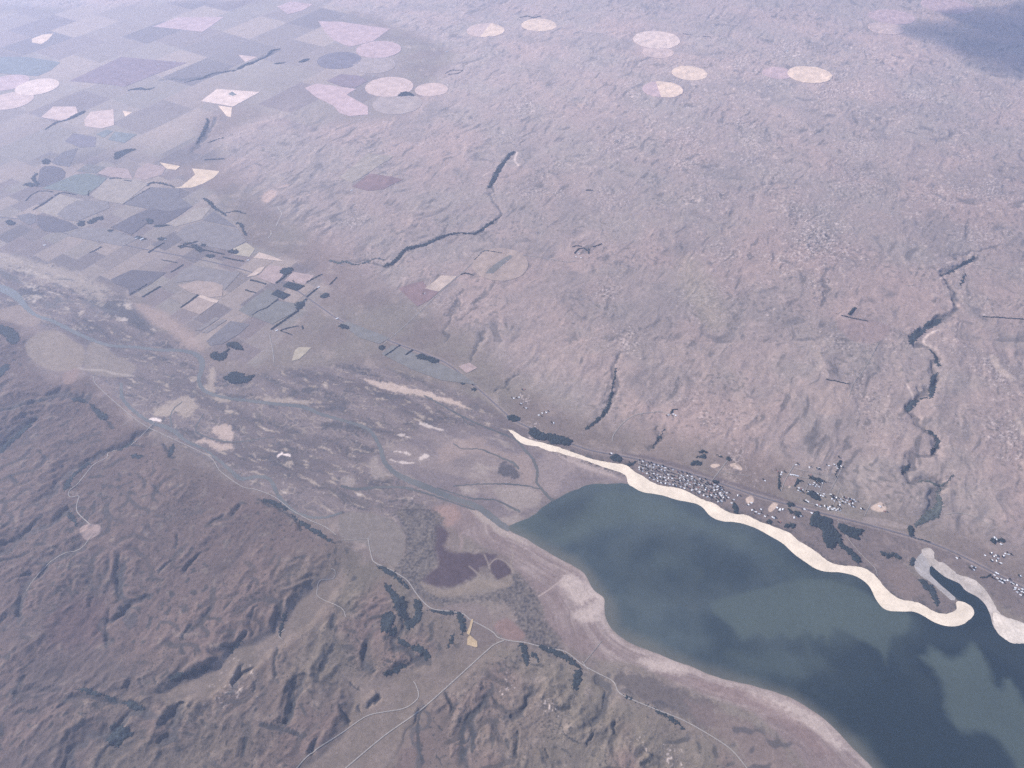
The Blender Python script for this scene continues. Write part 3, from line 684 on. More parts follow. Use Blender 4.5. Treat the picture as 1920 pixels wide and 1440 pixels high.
area([(790,957),(815,950),(850,948),(862,965),(850,985),(830,985)], (.31, .225, .195), 30, .7, 25)
area([(920,968),(945,992),(975,1010),(990,1022),(965,1012),(935,1000),(900,975),(880,952)], (.38, .34, .30), 20, .7, 20)
# peat-dark hollow and the grey sedge round it
area([(748,955),(800,950),(830,975),(822,1040),(800,1090),(850,1120),(930,1110),(960,1075),(985,1090),(1010,1125),(1022,1165),(1050,1200),(1045,1232),
      (990,1200),(970,1170),(955,1135),(900,1125),(830,1135),(790,1120),(760,1095),(742,1065),(760,1040),(757,1000)], (.125, .118, .112), 30, .9, 30)
area([(932,874),(945,866),(956,868),(968,878),(975,893),(966,897),(950,892),(940,890)], (.085, .085, .095), 22, .85, 26)
sed = G([(735,940),(1060,940),(1060,1250),(735,1250)]); i = in_box(sed, 0)
SEDGE = G(smooth([(748,955),(800,950),(830,975),(822,1040),(800,1090),(850,1120),(930,1110),(960,1075),(985,1090),(1010,1125),(1022,1165),(1050,1200),(1045,1232),
      (990,1200),(970,1170),(955,1135),(900,1125),(830,1135),(790,1120),(760,1095),(742,1065),(760,1040),(757,1000)], True, 3))
sm_ = sstep(40, -30, sd_poly(SEDGE, X[i], Y[i]) + 35 * N200[i])
tuft = pn(X[i] / 26, Y[i] / 26, 196) + .7 * N80[i]
lay(i, col(.060, .062, .068), .8 * sm_ * sstep(.05, .5, tuft))
lay(i, col(.22, .205, .18), .6 * sm_ * sstep(.25, .7, -tuft))
area([(820,985),(840,1000),(835,1030),(870,1035),(925,1038),(925,1050),(895,1070),(890,1082),(860,1097),(828,1102),(795,1092),(800,1078),(822,1060),(815,1030)], (.084, .066, .076), 30, 1, 16)
area([(920,1052),(940,1047),(952,1062),(957,1075),(945,1083),(932,1086),(922,1070)], (.084, .066, .076), 18, 1, 12)
area([(790,1092),(830,1105),(862,1100),(900,1085),(930,1090),(958,1078),(955,1100),(900,1105),(850,1118),(815,1118)], (.235, .205, .168), 14, .7, 16)
for l in [[(958,1025),(962,1042),(958,1058),(962,1075)], [(908,1040),(915,1055),(918,1065)], [(918,1058),(930,1048),(945,1052),(957,1062)], [(880,1062),(892,1072),(900,1080)]]:
    line(l, 2.6, (.27, .24, .21), amt=.8)
line([(862,1030),(866,1012),(862,1003),(870,998)], 6, (.25, .205, .19), amt=.7)
line([(1010,1118),(1030,1105),(1052,1088)], 3, (.38, .33, .30), amt=.8)
area([(925,1172),(950,1160),(970,1175),(985,1192),(970,1200),(945,1196)], (.225, .165, .15), 18, .9, 12)
area([(640,965),(690,962),(735,975),(758,1000),(757,1030),(742,1060),(700,1040),(680,1020),(640,1010)], (.185, .172, .155), 12, .9, 8)
area([(830,1140),(880,1130),(912,1140),(920,1165),(905,1175),(870,1160)], (.185, .16, .15), 12, .8, 8)
area([(885,1165),(930,1190),(925,1205),(890,1215),(878,1195)], (.16, .138, .128), 8, .8, 5)
# scrubby foreshore in the lower right
area([(1150,1265),(1200,1262),(1260,1285),(1330,1315),(1340,1345),(1330,1365),(1270,1340),(1200,1310)], (.105, .098, .098), 30, .75, 40)
area([(1290,1310),(1380,1345),(1430,1370),(1480,1420),(1500,1470),(1420,1460),(1380,1400),(1310,1350)], (.19, .155, .145), 40, .7, 40)
scr = G([(1130,1240),(1520,1240),(1560,1500),(1130,1500)]); i = in_box(scr, 0)
lay(i, col(.07, .072, .078), .75 * sstep(.25, .5, N80[i] + .5 * N200[i]) * sstep(-40, 40, SHORE[i] - 330) * (1 - A_south[i]))
# gravel pan, clay patches, the pale flats on the far left
area([(148,995),(163,983),(185,984),(188,998),(165,1012)], (.30, .245, .225), 8, .95, 8)
area([(50,640),(100,618),(140,640),(158,655),(150,690),(100,695),(60,675)], (.255, .222, .182), 14, .9, 12)
area([(165,650),(185,640),(215,665),(255,685),(240,705),(190,705),(160,690)], (.235, .21, .18), 18, .85, 16)
area([(0,580),(40,572),(80,590),(60,612),(0,600),(-60,590)], (.28, .235, .20), 30, .8, 20)
area([(120,700),(150,690),(140,715),(120,720)], (.26, .2, .175), 16, .8, 12)
line([(148,690),(160,693),(190,694),(215,700),(250,705)], 5, (.36, .33, .29), amt=.8, warp=.8)
area([(95,1150),(150,1120),(190,1130),(195,1200),(150,1230),(100,1215)], (.108, .08, .083), 60, .7, 60)
area([(190,1205),(60,1240),(30,1320),(60,1340),(180,1300),(260,1290),(270,1340),(210,1340),(120,1370),(40,1400),(0,1440),(130,1460),(200,1400),(250,1360),(290,1330),(290,1290)], (.095, .085, .085), 80, .6, 90)
# right of the lake: terraces between beach and highway
TOWN_LAND = [(1075,845),(1150,853),(1200,855),(1300,885),(1400,930),(1500,960),(1600,985),(1720,1010),(1800,1040),(1920,1090),(1990,1120),(1990,1180),(1880,1140),(1830,1085),
             (1760,1050),(1735,1022),(1715,1040),(1700,1060),(1735,1100),(1780,1125),(1790,1145),(1760,1148),(1700,1125),(1655,1095),(1620,1062),(1550,1050),(1480,1000),(1380,962),(1310,932),(1200,890),(1130,865)]
area(TOWN_LAND, (.165, .143, .138), 40, .85, 30)
tl = in_box(G(TOWN_LAND), 100)
tw = sstep(40, -20, sd_poly(G(TOWN_LAND), X[tl], Y[tl]))
lay(tl, col(.10, .095, .095), .6 * tw * sstep(.25, .6, N80[tl] + .5 * spk[tl])); lay(tl, col(.25, .215, .195), .55 * tw * sstep(.3, .7, -N80[tl] + .5 * N200[tl]))
dterr = (.135, .118, .122)
area([(1180,850),(1260,866),(1330,890),(1400,912),(1480,940),(1470,950),(1400,930),(1330,902),(1250,878),(1180,860)], dterr, 12, .8, 10)
area([(1480,940),(1560,962),(1640,985),(1640,995),(1560,975),(1480,950)], dterr, 12, .7, 10)
area([(900,745),(960,790),(1030,815),(1100,838),(1180,850),(1180,860),(1100,848),(1020,828),(950,800),(900,757)], dterr, 18, .6, 12)
for p in [[(1333,872),(1342,869),(1350,872),(1342,877),(1334,876)], [(1370,870),(1380,869),(1390,876),(1390,882),(1378,878),(1370,874)], [(1441,952),(1450,942),(1458,944),(1455,952),(1446,960),(1441,958)],
          [(1398,935),(1410,930),(1413,942),(1402,945)], [(1478,913),(1482,911),(1480,915)], [(1632,952),(1652,942),(1662,955),(1648,960)]]:
    area(p, (.55, .46, .38), 4, .9, 4)
area([(1470,895),(1494,896),(1492,908),(1470,910)], (.27, .215, .195), 5, .8, 3)
area([(1660,1072),(1690,1060),(1715,1085),(1735,1110),(1715,1118),(1685,1110)], (.20, .165, .15), 25, .7, 20)
area([(1622,970),(1650,972),(1700,985),(1695,992),(1650,985),(1620,978)], (.30, .265, .245), 8, .7, 8)
area([(1500,905),(1560,905),(1560,925),(1540,925),(1500,915)], (.175, .158, .152), 8, .6, 6, sm=False)
# bushes along the upper edge of the sand
BX = G(smooth(BEACH, True, 2)); i = in_box(BX, 90)
bd = sd_poly(BX, X[i], Y[i])
lay(i, col(.07, .07, .072), .85 * sstep(70, 10, bd) * sstep(-.25, .35, N30[i] + .7 * N15[i] + .5 * N80[i]) * (SHORE[i] > 60))
HIGHWAY = [(-60,398),(0,407),(60,415),(130,440),(200,452),(260,465),(330,478),(400,492),(470,510),(540,535),(600,575),(640,602),(690,622),(735,641),(800,665),(840,683),(880,715),(920,750),(960,785),(1000,805),(1060,828),(1110,845),(1180,858),(1260,878),(1340,903),(1420,930),(1500,952),(1580,972),(1650,990),(1720,1010),(1780,1032),(1850,1067),(1910,1098),(1990,1140)]
line(HIGHWAY[9:], 9, (.29, .255, .235), amt=.75)
# bare rock showing white among the tussock
for (cx, cy), rp, am in [((1530,450),75,.9), ((1495,395),40,.7), ((1182,650),22,.9), ((1135,545),24,.8), ((985,748),14,.8), ((998,812),22,.9), ((1148,880),12,.9), ((1560,168),45,.8), ((1905,830),60,.7), ((1870,700),50,.6), ((1380,868),36,.6),
     ((1330,560),60,.5), ((985,200),40,.7), ((1475,95),40,.7), ((1290,260),60,.5), ((1620,340),70,.5), ((950,1280),22,.8), ((1030,1325),16,.9), ((1260,1415),24,.8), ((440,1290),40,.5), ((1195,1390),16,.7)]:
    g = G((cx, cy)); R_ = rp * mpp((cx, cy)); i = np.flatnonzero((np.abs(X - g[0]) < 2 * R_) & (np.abs(Y - g[1]) < 3 * R_))
    q = np.exp(-((X[i] - g[0]) ** 2 + ((Y[i] - g[1]) / 1.4) ** 2) / R_ ** 2)
    lay(i, col(.58, .53, .50), am * .7 * sstep(.62, 1.0, .8 * N15[i] + .7 * N30[i] + .4 * N80[i] + .75 * q - .25) * (q > .1))
    lay(i, col(.09, .088, .09), .8 * am * sstep(.55, .95, -.8 * N15[i] - .7 * N30[i] + .4 * N80[i] + .65 * q - .2) * (q > .1))
# stock tracks, dry creeks and pale banks of the plateau
for l, w in [([(970,286),(965,300),(972,310)], 4), ([(905,330),(918,322)], 2), ([(1760,618),(1740,628),(1732,642),(1745,652)], 4.5), ([(1700,720),(1712,745),(1708,760)], 4)]:
    line(l, w, (.55, .48, .43), amt=.9)
for p in [[(1855,670),(1865,665),(1880,690),(1905,710),(1895,712),(1870,695)], [(1905,780),(1915,790),(1925,815),(1910,810)]]:
    area(p, (.44, .38, .33), 12, .8, 16)
for p in [[(490,368),(510,355),(518,365),(500,380)], [(520,350),(545,345),(530,352)]]:
    area(p, (.46, .36, .31), 25, .7, 30)
area([(1300,480),(1345,540),(1360,600),(1330,620),(1290,560),(1270,500)], (.335, .30, .24), 120, .45, 80)
area([(1520,720),(1592,722),(1585,770),(1530,775)], (.345, .29, .26), 16, .8, 14)
area([(1570,600),(1665,608),(1650,640),(1600,640)], (.285, .225, .215), 16, .6, 14)
# forage and stubble in the quilt of small paddocks
d1 = G((500, 543)) - G((447, 582)); d1 = d1 / np.hypot(*d1); d2 = np.array([-d1[1], d1[0]])
qa, qb = X * d1[0] + Y * d1[1], X * d2[0] + Y * d2[1]
def quilt(poly, ca_, cb_, amt, seed, hedge, soft=80):
    P = G(poly); i = in_box(P, 200)
    m = sstep(soft, -soft, sd_poly(P, X[i], Y[i]) + 60 * N200[i])
    row = np.floor(qb[i] / cb_).astype(np.int64); a = qa[i] + ca_ * .9 * (_VAL[_hash(row, row * 0, seed)])
    colm = np.floor(a / ca_).astype(np.int64)
    b = qb[i]
    h = _VAL[_hash(row, colm, seed + 1)]; h2 = _VAL[_hash(row, colm, seed + 2)]
    c = mixc(mixc(col(.135, .13, .135), col(.315, .275, .24), sstep(-.9, .9, h)), mixc(col(.25, .205, .195), col(.165, .18, .165), sstep(-.2, .2, h)), .5 * sstep(-.2, .9, h2))
    e = np.minimum(np.minimum(a - colm * ca_, (colm + 1) * ca_ - a), np.minimum(b - row * cb_, (row + 1) * cb_ - b))
    c = mixc(c, col(.29, .265, .245), .5 * sstep(14, 7, e))
    hd = np.where(h2 > .1, a - colm * ca_, b - row * cb_); c = mixc(c, col(.085, .088, .09), .75 * (hedge and 1) * sstep(13, 6, hd) * (_VAL[_hash(row, colm, seed + 3)] > .1) * sstep(-.3, 0, N200[i] + .3))
    lay(i, c, amt * m)
quilt([(-200,420),(60,330),(180,290),(290,300),(400,360),(470,460),(560,490),(620,540),(560,600),(480,690),(390,655),(330,600),(260,555),(120,500),(-100,450)], 420, 300, .9, 300, True)
quilt([(-200,300),(40,215),(200,190),(330,215),(420,300),(290,310),(180,300),(60,335),(-200,425)], 720, 520, .8, 320, True, 150)
quilt([(-200,40),(300,0),(620,0),(760,120),(760,220),(560,240),(420,180),(330,290),(200,280),(100,300),(-200,330)], 1200, 850, .75, 310, False, 300)
# darker ground cover down the gullies
GULLY_COVER = (.062, .070, .078)
for line_, wd, dp in GULLIES:
    L = G(smooth(line_, False, 3)); i = in_box(L, wd * 3)
    d, s = d_line(L, gx_[i], gy_[i])
    far_n = A_north[i].mean() > .5
    lay(i, col(*GULLY_COVER), (.55 if far_n else .6) * sstep(wd * .85, wd * .35, d + wd * .4 * (N80[i] + .5 * N30[i])))
# round-field margins stay grass; grain of the ground everywhere
C *= col(1.0, .89, .83)
C *= (1 + .56 * sstep(7500, 17500, Y))[:, None]  # distant haze brightness put into the ground colour, paler with distance
C *= (1 + .08 * N15 + .10 * N30 + .08 * N80 + .08 * N200)[:, None]
C = np.clip(C, .02, .9)

def set_mesh(name, verts, quads):
    me = bpy.data.meshes.new(name)
    n, k = len(quads), quads.shape[1]
    me.vertices.add(len(verts)); me.vertices.foreach_set('co', np.ascontiguousarray(verts, np.float32).ravel())
    me.loops.add(n * k); me.loops.foreach_set('vertex_index', np.ascontiguousarray(quads, np.int32).ravel())
    me.polygons.add(n); me.polygons.foreach_set('loop_start', np.arange(0, n * k, k, dtype=np.int32))
    me.polygons.foreach_set('use_smooth', np.ones(n, bool))
    me.update(calc_edges=True)
    return me

def set_color(me, c):
    a = me.attributes.new('albedo', 'FLOAT_COLOR', 'POINT')
    a.data.foreach_set('color', np.ascontiguousarray(np.c_[c, np.ones(len(c))], np.float32).ravel())

# ------------------------------------------------------------------ materials
def material(name, rough=0.95, spec=0.1):
    m = bpy.data.materials.new(name); m.use_nodes = True
    b = m.node_tree.nodes['Principled BSDF']
    b.inputs['Roughness'].default_value = rough
    b.inputs['Specular IOR Level'].default_value = spec
    return m, m.node_tree, b

def grain(t, src, scales, coord='Object'):
    """multiply a colour socket by noise of several sizes (metres)"""
    tc = t.nodes.new('ShaderNodeTexCoord')
    for wl, lo, hi in scales:
        n = t.nodes.new('ShaderNodeTexNoise'); n.inputs['Scale'].default_value = 1.0 / wl
        n.inputs['Detail'].default_value = 4
        t.links.new(tc.outputs[coord], n.inputs['Vector'])
        r = t.nodes.new('ShaderNodeMapRange'); r.inputs[1].default_value = .3; r.inputs[2].default_value = .7
        r.inputs[3].default_value = lo; r.inputs[4].default_value = hi
        t.links.new(n.outputs[0], r.inputs[0])
        v = t.nodes.new('ShaderNodeMix'); v.data_type = 'RGBA'; v.blend_type = 'MULTIPLY'; v.inputs[0].default_value = 1
        t.links.new(src, v.inputs[6]); t.links.new(r.outputs[0], v.inputs[7]); src = v.outputs[2]
    return src

def attr_mat(name, rough, spec, scales):
    m, t, b = material(name, rough, spec)
    a = t.nodes.new('ShaderNodeAttribute'); a.attribute_name = 'albedo'
    t.links.new(grain(t, a.outputs['Color'], scales), b.inputs['Base Color'])
    return m

_mats = {}
def plain(name, c, scales=((9, .8, 1.2), (60, .85, 1.15)), rough=.95, spec=.1, rows=None):
    """one colour with grain; rows = (direction, spacing m, strength) adds tillage or mowing lines"""
    if name in _mats: return _mats[name]
    m, t, b = material(name, rough, spec)
    v = t.nodes.new('ShaderNodeRGB'); v.outputs[0].default_value = (*c, 1)
    src = grain(t, v.outputs[0], scales)
    if rows:
        tc = t.nodes.new('ShaderNodeTexCoord'); mp = t.nodes.new('ShaderNodeMapping'); mp.inputs['Rotation'].default_value = (0, 0, rows[0])
        w = t.nodes.new('ShaderNodeTexWave'); w.inputs['Scale'].default_value = .314 / rows[1] * 1.0; w.inputs['Distortion'].default_value = 1.5; w.inputs['Detail Scale'].default_value = .002
        r = t.nodes.new('ShaderNodeMapRange'); r.inputs[3].default_value = 1 - rows[2]; r.inputs[4].default_value = 1 + rows[2]
        x = t.nodes.new('ShaderNodeMix'); x.data_type = 'RGBA'; x.blend_type = 'MULTIPLY'; x.inputs[0].default_value = 1
        t.links.new(tc.outputs['Object'], mp.inputs[0]); t.links.new(mp.outputs[0], w.inputs[0]); t.links.new(w.outputs[0], r.inputs[0])
        t.links.new(src, x.inputs[6]); t.links.new(r.outputs[0], x.inputs[7]); src = x.outputs[2]
    t.links.new(src, b.inputs['Base Color'])
    _mats[name] = m
    return m

def link(name, me, mat, label=None, cat=None, kind=None, group=None, parent=None):
    o = bpy.data.objects.new(name, me)
    for q in (mat if isinstance(mat, (list, tuple)) else [mat]):
        if me is not None and q is not None: me.materials.append(q)
    COL.objects.link(o)
    return tag(o, label, cat, kind, group, parent)

def tag(o, label=None, cat=None, kind=None, group=None, parent=None):
    if label: o['label'] = label
    if cat: o['category'] = cat
    if kind: o['kind'] = kind
    if group: o['group'] = group
    if parent: o.parent = parent
    return o

_i = np.arange(NR * NC).reshape(NR, NC)
quads = np.stack([_i[:-1, :-1].ravel(), _i[:-1, 1:].ravel(), _i[1:, 1:].ravel(), _i[1:, :-1].ravel()], 1)
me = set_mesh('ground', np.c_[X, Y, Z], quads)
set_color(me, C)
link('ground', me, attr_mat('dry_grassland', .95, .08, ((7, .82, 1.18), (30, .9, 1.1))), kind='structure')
# ------------------------------------------------------------------ sheets, crowns and ribbons laid on the land
def cdt(bound, step, jit=.3, keep=.55):
    """triangulate a closed outline with inner points about step apart"""
    B = np.asarray(bound, float)
    x0, y0 = B.min(0); x1, y1 = B.max(0)
    gx, gy = np.meshgrid(np.arange(x0 + step * .5, x1, step), np.arange(y0 + step * .5, y1, step * .87))
    gx[1::2] += step * .5
    gx, gy = gx.ravel(), gy.ravel()
    gx = gx + rng.uniform(-jit, jit, gx.size) * step; gy = gy + rng.uniform(-jit, jit, gy.size) * step
    if gx.size:
        d = sd_poly(B, gx, gy); k = d < -step * keep
        gx, gy = gx[k], gy[k]
    pts = [Vector(p) for p in B] + [Vector((a, b)) for a, b in zip(gx, gy)]
    v, e, f, *_ = geometry.delaunay_2d_cdt(pts, [], [list(range(len(B)))], 1, 1e-3)
    v = np.array([tuple(p) for p in v])
    f = [t for t in f if len(t) == 3]
    return v, np.array(f)

def tri_mesh(name, v3, f, smooth_=True):
    return set_mesh(name, v3, f) if smooth_ else _flat(set_mesh(name, v3, f))

def _flat(me):
    me.polygons.foreach_set('use_smooth', np.zeros(len(me.polygons), bool)); return me

def up(v, f):
    a, b, c = v[f[:, 0]], v[f[:, 1]], v[f[:, 2]]
    s = (b[:, 0] - a[:, 0]) * (c[:, 1] - a[:, 1]) - (b[:, 1] - a[:, 1]) * (c[:, 0] - a[:, 0])
    f = f.copy(); k = s < 0; f[k] = f[k][:, ::-1]
    return f

def sheet(name, P, mat, z=2.0, step=30, ragged=0.0, origin=True, **kw):
    """ground cover with a small thickness at its rim, draped on the relief"""
    P = resample(P, step * .6, True)
    if ragged:
        P = P + np.c_[pn(P[:, 0] / 40, P[:, 1] / 40, 7), pn(P[:, 0] / 40, P[:, 1] / 40, 8)] * ragged
    v, f = cdt(P, step)
    f = up(v, f)
    h = HEIGHT(v[:, 0], v[:, 1]) + z
    c = np.array([*P.mean(0), 0.0]); c[2] = float(HEIGHT(c[0], c[1]))
    top = np.c_[v, h] - c
    n = len(v); nb = len(P)
    rim = np.c_[v[:nb], h[:nb] - z - 3.0] - c
    area2 = np.sum(P[:, 0] * np.roll(P[:, 1], -1) - np.roll(P[:, 0], -1) * P[:, 1])
    k = np.arange(nb); k2 = (k + 1) % nb
    side = np.r_[np.c_[k + n, k + n + nb, k2 + n], np.c_[k2 + n, k + n + nb, k2 + n + nb]]
    if area2 < 0: side = side[:, ::-1]
    me = set_mesh(name, np.r_[top, top[:nb], rim], np.r_[f, side])
    o = link(name, me, mat, **kw); o.location = c
    return o

def crowns(name, P, h, mat, step=9, ragged=5, **kw):
    """one closed canopy: many uneven tree tops rising from the outline"""
    P = resample(P, step * .8, True)
    P = P + rng.normal(0, ragged * .35, P.shape) + np.c_[pn(P[:, 0] / 30, P[:, 1] / 30, 17), pn(P[:, 0] / 30, P[:, 1] / 30, 18)] * ragged
    try:
        v, f = cdt(P, step, .42, .35)
    except Exception:
        return None
    if not len(f): return None
    f = up(v, f); nb = len(P)
    d = -sd_poly(P, v[:, 0], v[:, 1])
    t = np.where(d < .5, 0, sstep(0, step * .8, d) * h * (.55 + .35 * rng.random(len(v)) + .35 * pn(v[:, 0] / 22, v[:, 1] / 22, 19)))
    c = np.array([*P.mean(0), 0.0]); c[2] = float(HEIGHT(c[0], c[1]))
    zz = HEIGHT(v[:, 0], v[:, 1]) + np.where(d < .5, h * .30 * (.6 + .8 * rng.random(len(v))), np.maximum(t, h * .3))
    top = np.c_[v, zz] - c
    n = len(v)
    rim = np.c_[v[:nb], HEIGHT(v[:nb, 0], v[:nb, 1]) - 1.5] - c
    k = np.arange(nb); k2 = (k + 1) % nb
    side = np.r_[np.c_[k, k + n, k2], np.c_[k2, k + n, k2 + n]]
    me = _flat(set_mesh(name, np.r_[top, rim], np.r_[f, side]))
    o = link(name, me, mat, **kw); o.location = c
    return o

def band(L, w):
    """outline of a strip w wide (a number or one width per point) along a line"""
    L = np.asarray(L, float); t = np.gradient(L, axis=0); t /= np.maximum(np.hypot(t[:, 0], t[:, 1]), 1e-9)[:, None]
    nrm = np.c_[-t[:, 1], t[:, 0]]; w = (np.broadcast_to(w, len(L)) / 2)[:, None]
    return np.vstack([L + nrm * w, (L - nrm * w)[::-1]])

def ribbon(name, L, w, z, mat, step=18, across=3, **kw):
    d0 = np.r_[0, np.cumsum(np.hypot(*np.diff(L, axis=0).T))]
    Q = resample(L, step, False); d1 = np.linspace(0, d0[-1], len(Q)); w = np.interp(d1, d0, np.broadcast_to(w, len(L)))
    t = np.gradient(Q, axis=0); t /= np.maximum(np.hypot(t[:, 0], t[:, 1]), 1e-9)[:, None]; nrm = np.c_[-t[:, 1], t[:, 0]]
    rows = [Q + nrm * (w * s)[:, None] for s in np.linspace(-.5, .5, across)]
    V = np.stack(rows, 1).reshape(-1, 2)
    V3 = np.c_[V, HEIGHT(V[:, 0], V[:, 1]) + z]
    a = np.arange((len(Q) - 1) * across).reshape(-1, across)[:, :-1].ravel()
    me = set_mesh(name, V3, np.c_[a, a + across, a + across + 1, a + 1][:, ::-1])
    return link(name, me, mat, **kw)

# ------------------------------------------------------------------ water
def water_sheet(name, P, step, z, paint):
    v, f = cdt(P, step, .25)
    f = up(v, f)
    me = set_mesh(name, np.c_[v, np.full(len(v), z)], f)
    set_color(me, paint(v[:, 0], v[:, 1]))
    return link(name, me, WATER, kind='structure')

WATER = attr_mat('silty_water', .30, .22, ((45, .95, 1.05), (400, .94, 1.06)))

def lake_paint(x, y):
    n1, n2, n3 = fbm(x, y, 500, 4, 210), pn(x / 60, y / 60, 215), fbm(x, y, 1800, 2, 216)
    clear, silt, murk = col(.010, .022, .026), col(.076, .098, .082), col(.064, .083, .080)
    c = mixc(murk, col(.036, .054, .058), sstep(-.3, .4, n1))
    sp = G([(1000, 900), (1900, 1440)]); ax = sp[1] - sp[0]; q = ((x - sp[0][0]) * ax[0] + (y - sp[0][1]) * ax[1]) / (ax @ ax)
    c = mixc(c, clear, .95 * sstep(.36, .78, q + .12 * n1))
    for poly, soft, amt in DEEPS:
        P = G(smooth(poly, True, 3)); c = mixc(c, mixc(clear, murk, .15), amt * sstep(soft, -soft, sd_poly(P, x, y) + 60 * n1))
    for poly, soft, amt in PLUMES:
        P = G(smooth(poly, True, 3)); s = sd_poly(P, x, y) + (22 * n2 + 30 * n1) * min(1.0, soft / 50)
        c = mixc(c, silt, amt * sstep(soft, -soft * 1.5, s) * (.85 + .3 * n1))
    s = -sd_poly(LAKE_XY, x, y)
    wsp = fbm(x + 400 * n1, y + 400 * fbm(x, y, 700, 3, 218), 900, 3, 217)
    c = mixc(c, mixc(silt, murk, .25), .55 * sstep(.05, .45, wsp) * sstep(.95, .55, q + .1 * n1))
    L = G([(930, 985), (1073, 1058), (1100, 1080), (1135, 1130), (1150, 1185), (1240, 1232), (1363, 1278), (1493, 1316), (1590, 1395), (1680, 1500)])
    d, _ = d_line(L, x, y)
    c = mixc(c, col(.12, .115, .09), .75 * sstep(150, 5, d + 45 * n1))
    c = mixc(c, col(.12, .115, .095), .5 * sstep(22, 0, s + 6 * n2))
    return c

wp = resample(LAKE_XY, 12, True)
cen = wp.mean(0)
# carry the sheet a little under the beach so that the shore itself cuts it
prev_, next_ = np.roll(wp, 3, 0), np.roll(wp, -3, 0); tt = next_ - prev_; tt /= np.hypot(tt[:, 0], tt[:, 1])[:, None]
sgn = np.sign(np.sum(wp[:, 0] * np.roll(wp[:, 1], -1) - np.roll(wp[:, 0], -1) * wp[:, 1]))
water_sheet('lake_water', resample(wp + np.c_[tt[:, 1], -tt[:, 0]] * sgn * 4, 12, True), 17, 0.0, lake_paint)

def river_paint(x, y):
    n = fbm(x, y, 400, 3, 220)
    c = mixc(col(.145, .138, .125), col(.112, .112, .105), sstep(-.3, .4, n))
    up_ = G((300, 640)); return mixc(c, col(.145, .15, .142), .8 * sstep(0, 2500, up_[0] - x))
for (L, w) in RIV:
    o = ribbon('river_water', L, w, .8, WATER, 14, 5, kind='structure')
    n = len(o.data.vertices); co = np.empty(n * 3, np.float32); o.data.vertices.foreach_get('co', co); co = co.reshape(-1, 3)
    # banks that wander
    co[:, 0] += 9 * pn(co[:, 0] / 40, co[:, 1] / 40, 225); co[:, 1] += 9 * pn(co[:, 0] / 40, co[:, 1] / 40, 226)
    co[:, 2] = HEIGHT(co[:, 0], co[:, 1]) + .8
    o.data.vertices.foreach_set('co', co.ravel())
    c = river_paint(co[:, 0], co[:, 1])
    if w.mean() < 32: c = c * .8
    set_color(o.data, c)

# ------------------------------------------------------------------ sand
SAND = plain('dry_sand', (.77, .64, .49), ((18, .9, 1.06), (130, .86, 1.07)), .9)
MUDS = plain('pale_silt', (.36, .32, .29), ((20, .85, 1.15), (90, .85, 1.2)), .9)
SANDY = plain('silty_sand', (.44, .375, .32), ((22, .85, 1.15), (120, .75, 1.3)), .9)
sheet('sand_beach', ease(G(smooth(BEACH, True, 3)), 18, 9), SAND, 1.1, 18, 5, kind='structure')
sheet('sand_spit', G(smooth(SPIT, True, 2)), SAND, 1.1, 18, 6, kind='structure')
sheet('silt_shore', G(smooth(INLET_MUD, True, 2)), MUDS, 1.0, 18, 6, kind='structure')
sheet('sandy_shore', G(smooth(INLET_SAND, True, 2)), SANDY, 1.2, 20, 8, kind='structure')
sheet('sand_beach', G(smooth([(1862,1150),(1872,1152),(1890,1160),(1925,1172),(2000,1205),(2050,1240),(2030,1256),(1960,1224),(1922,1207),(1902,1207),(1882,1197),(1866,1180)], True, 2)), plain('damp_sand', (.62, .53, .44), ((22, .85, 1.15), (120, .85, 1.15)), .9), 2.2, 20, 8, kind='structure')

# ------------------------------------------------------------------ fields
FC = dict(cream=(.66, .54, .41), white=(.62, .53, .45), pale=(.50, .415, .36), pink=(.45, .36, .345), rose=(.37, .295, .285), tan=(.345, .282, .25), beige=(.33, .295, .262),
          grey=(.215, .20, .20), slate=(.165, .158, .17), dark=(.122, .115, .13), teal=(.165, .195, .188), sage=(.180, .180, .176), mauve=(.215, .175, .185), red=(.235, .165, .17), olive=(.38, .345, .275), wheat=(.44, .35, .23))
FCOL = dict(FC)
for k in FC:
    FC[k] = plain('crop_' + k, tuple(np.array(FC[k]) * (1.0, .92, .84)), ((14, .88, 1.12), (110, .84, 1.15)), rows=(.6, 16, .04))
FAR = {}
def far_mat(c):  # lighter copy of a crop colour for far fields, haze brightness painted in
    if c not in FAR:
        FAR[c] = plain('haze_lightened_' + c, tuple(np.minimum(np.array(FCOL[c]) * (1.24, 1.10, 1.08), .80)), ((14, .88, 1.12), (170, .82, 1.16)), rows=(.6, 26, .035))
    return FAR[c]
def disc(c, rpx):
    g = G(c); d = ray(c); r = rpx / FPX * (ALT / -d[2]) ; t = np.linspace(0, 2 * np.pi, 64, endpoint=False)
    return np.c_[g[0] + r * np.cos(t), g[1] + r * np.sin(t)]
def half(D, a, b):
    """the part of a disc left of the line a-b"""
    a, b = G(a), G(b); s = (b[0] - a[0]) * (D[:, 1] - a[1]) - (b[1] - a[1]) * (D[:, 0] - a[0])
    out = []
    for k in range(len(D)):
        if s[k - 1] * s[k] < 0:
            t = s[k - 1] / (s[k - 1] - s[k]); out.append(D[k - 1] + t * (D[k] - D[k - 1]))
        if s[k] < 0: out.append(D[k])
    return np.array(out)
def field(P, c, label, z=2.5, name='crop_field', group='paddocks of the farmed valley', step=28, rag=3):
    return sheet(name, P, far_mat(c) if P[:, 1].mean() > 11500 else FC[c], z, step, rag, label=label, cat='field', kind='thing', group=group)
RG = 'round irrigated fields on the plateau'
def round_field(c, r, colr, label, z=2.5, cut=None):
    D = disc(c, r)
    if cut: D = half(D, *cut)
    return field(D, colr, label, z + 1.5, 'round_field', RG, 24, 2)
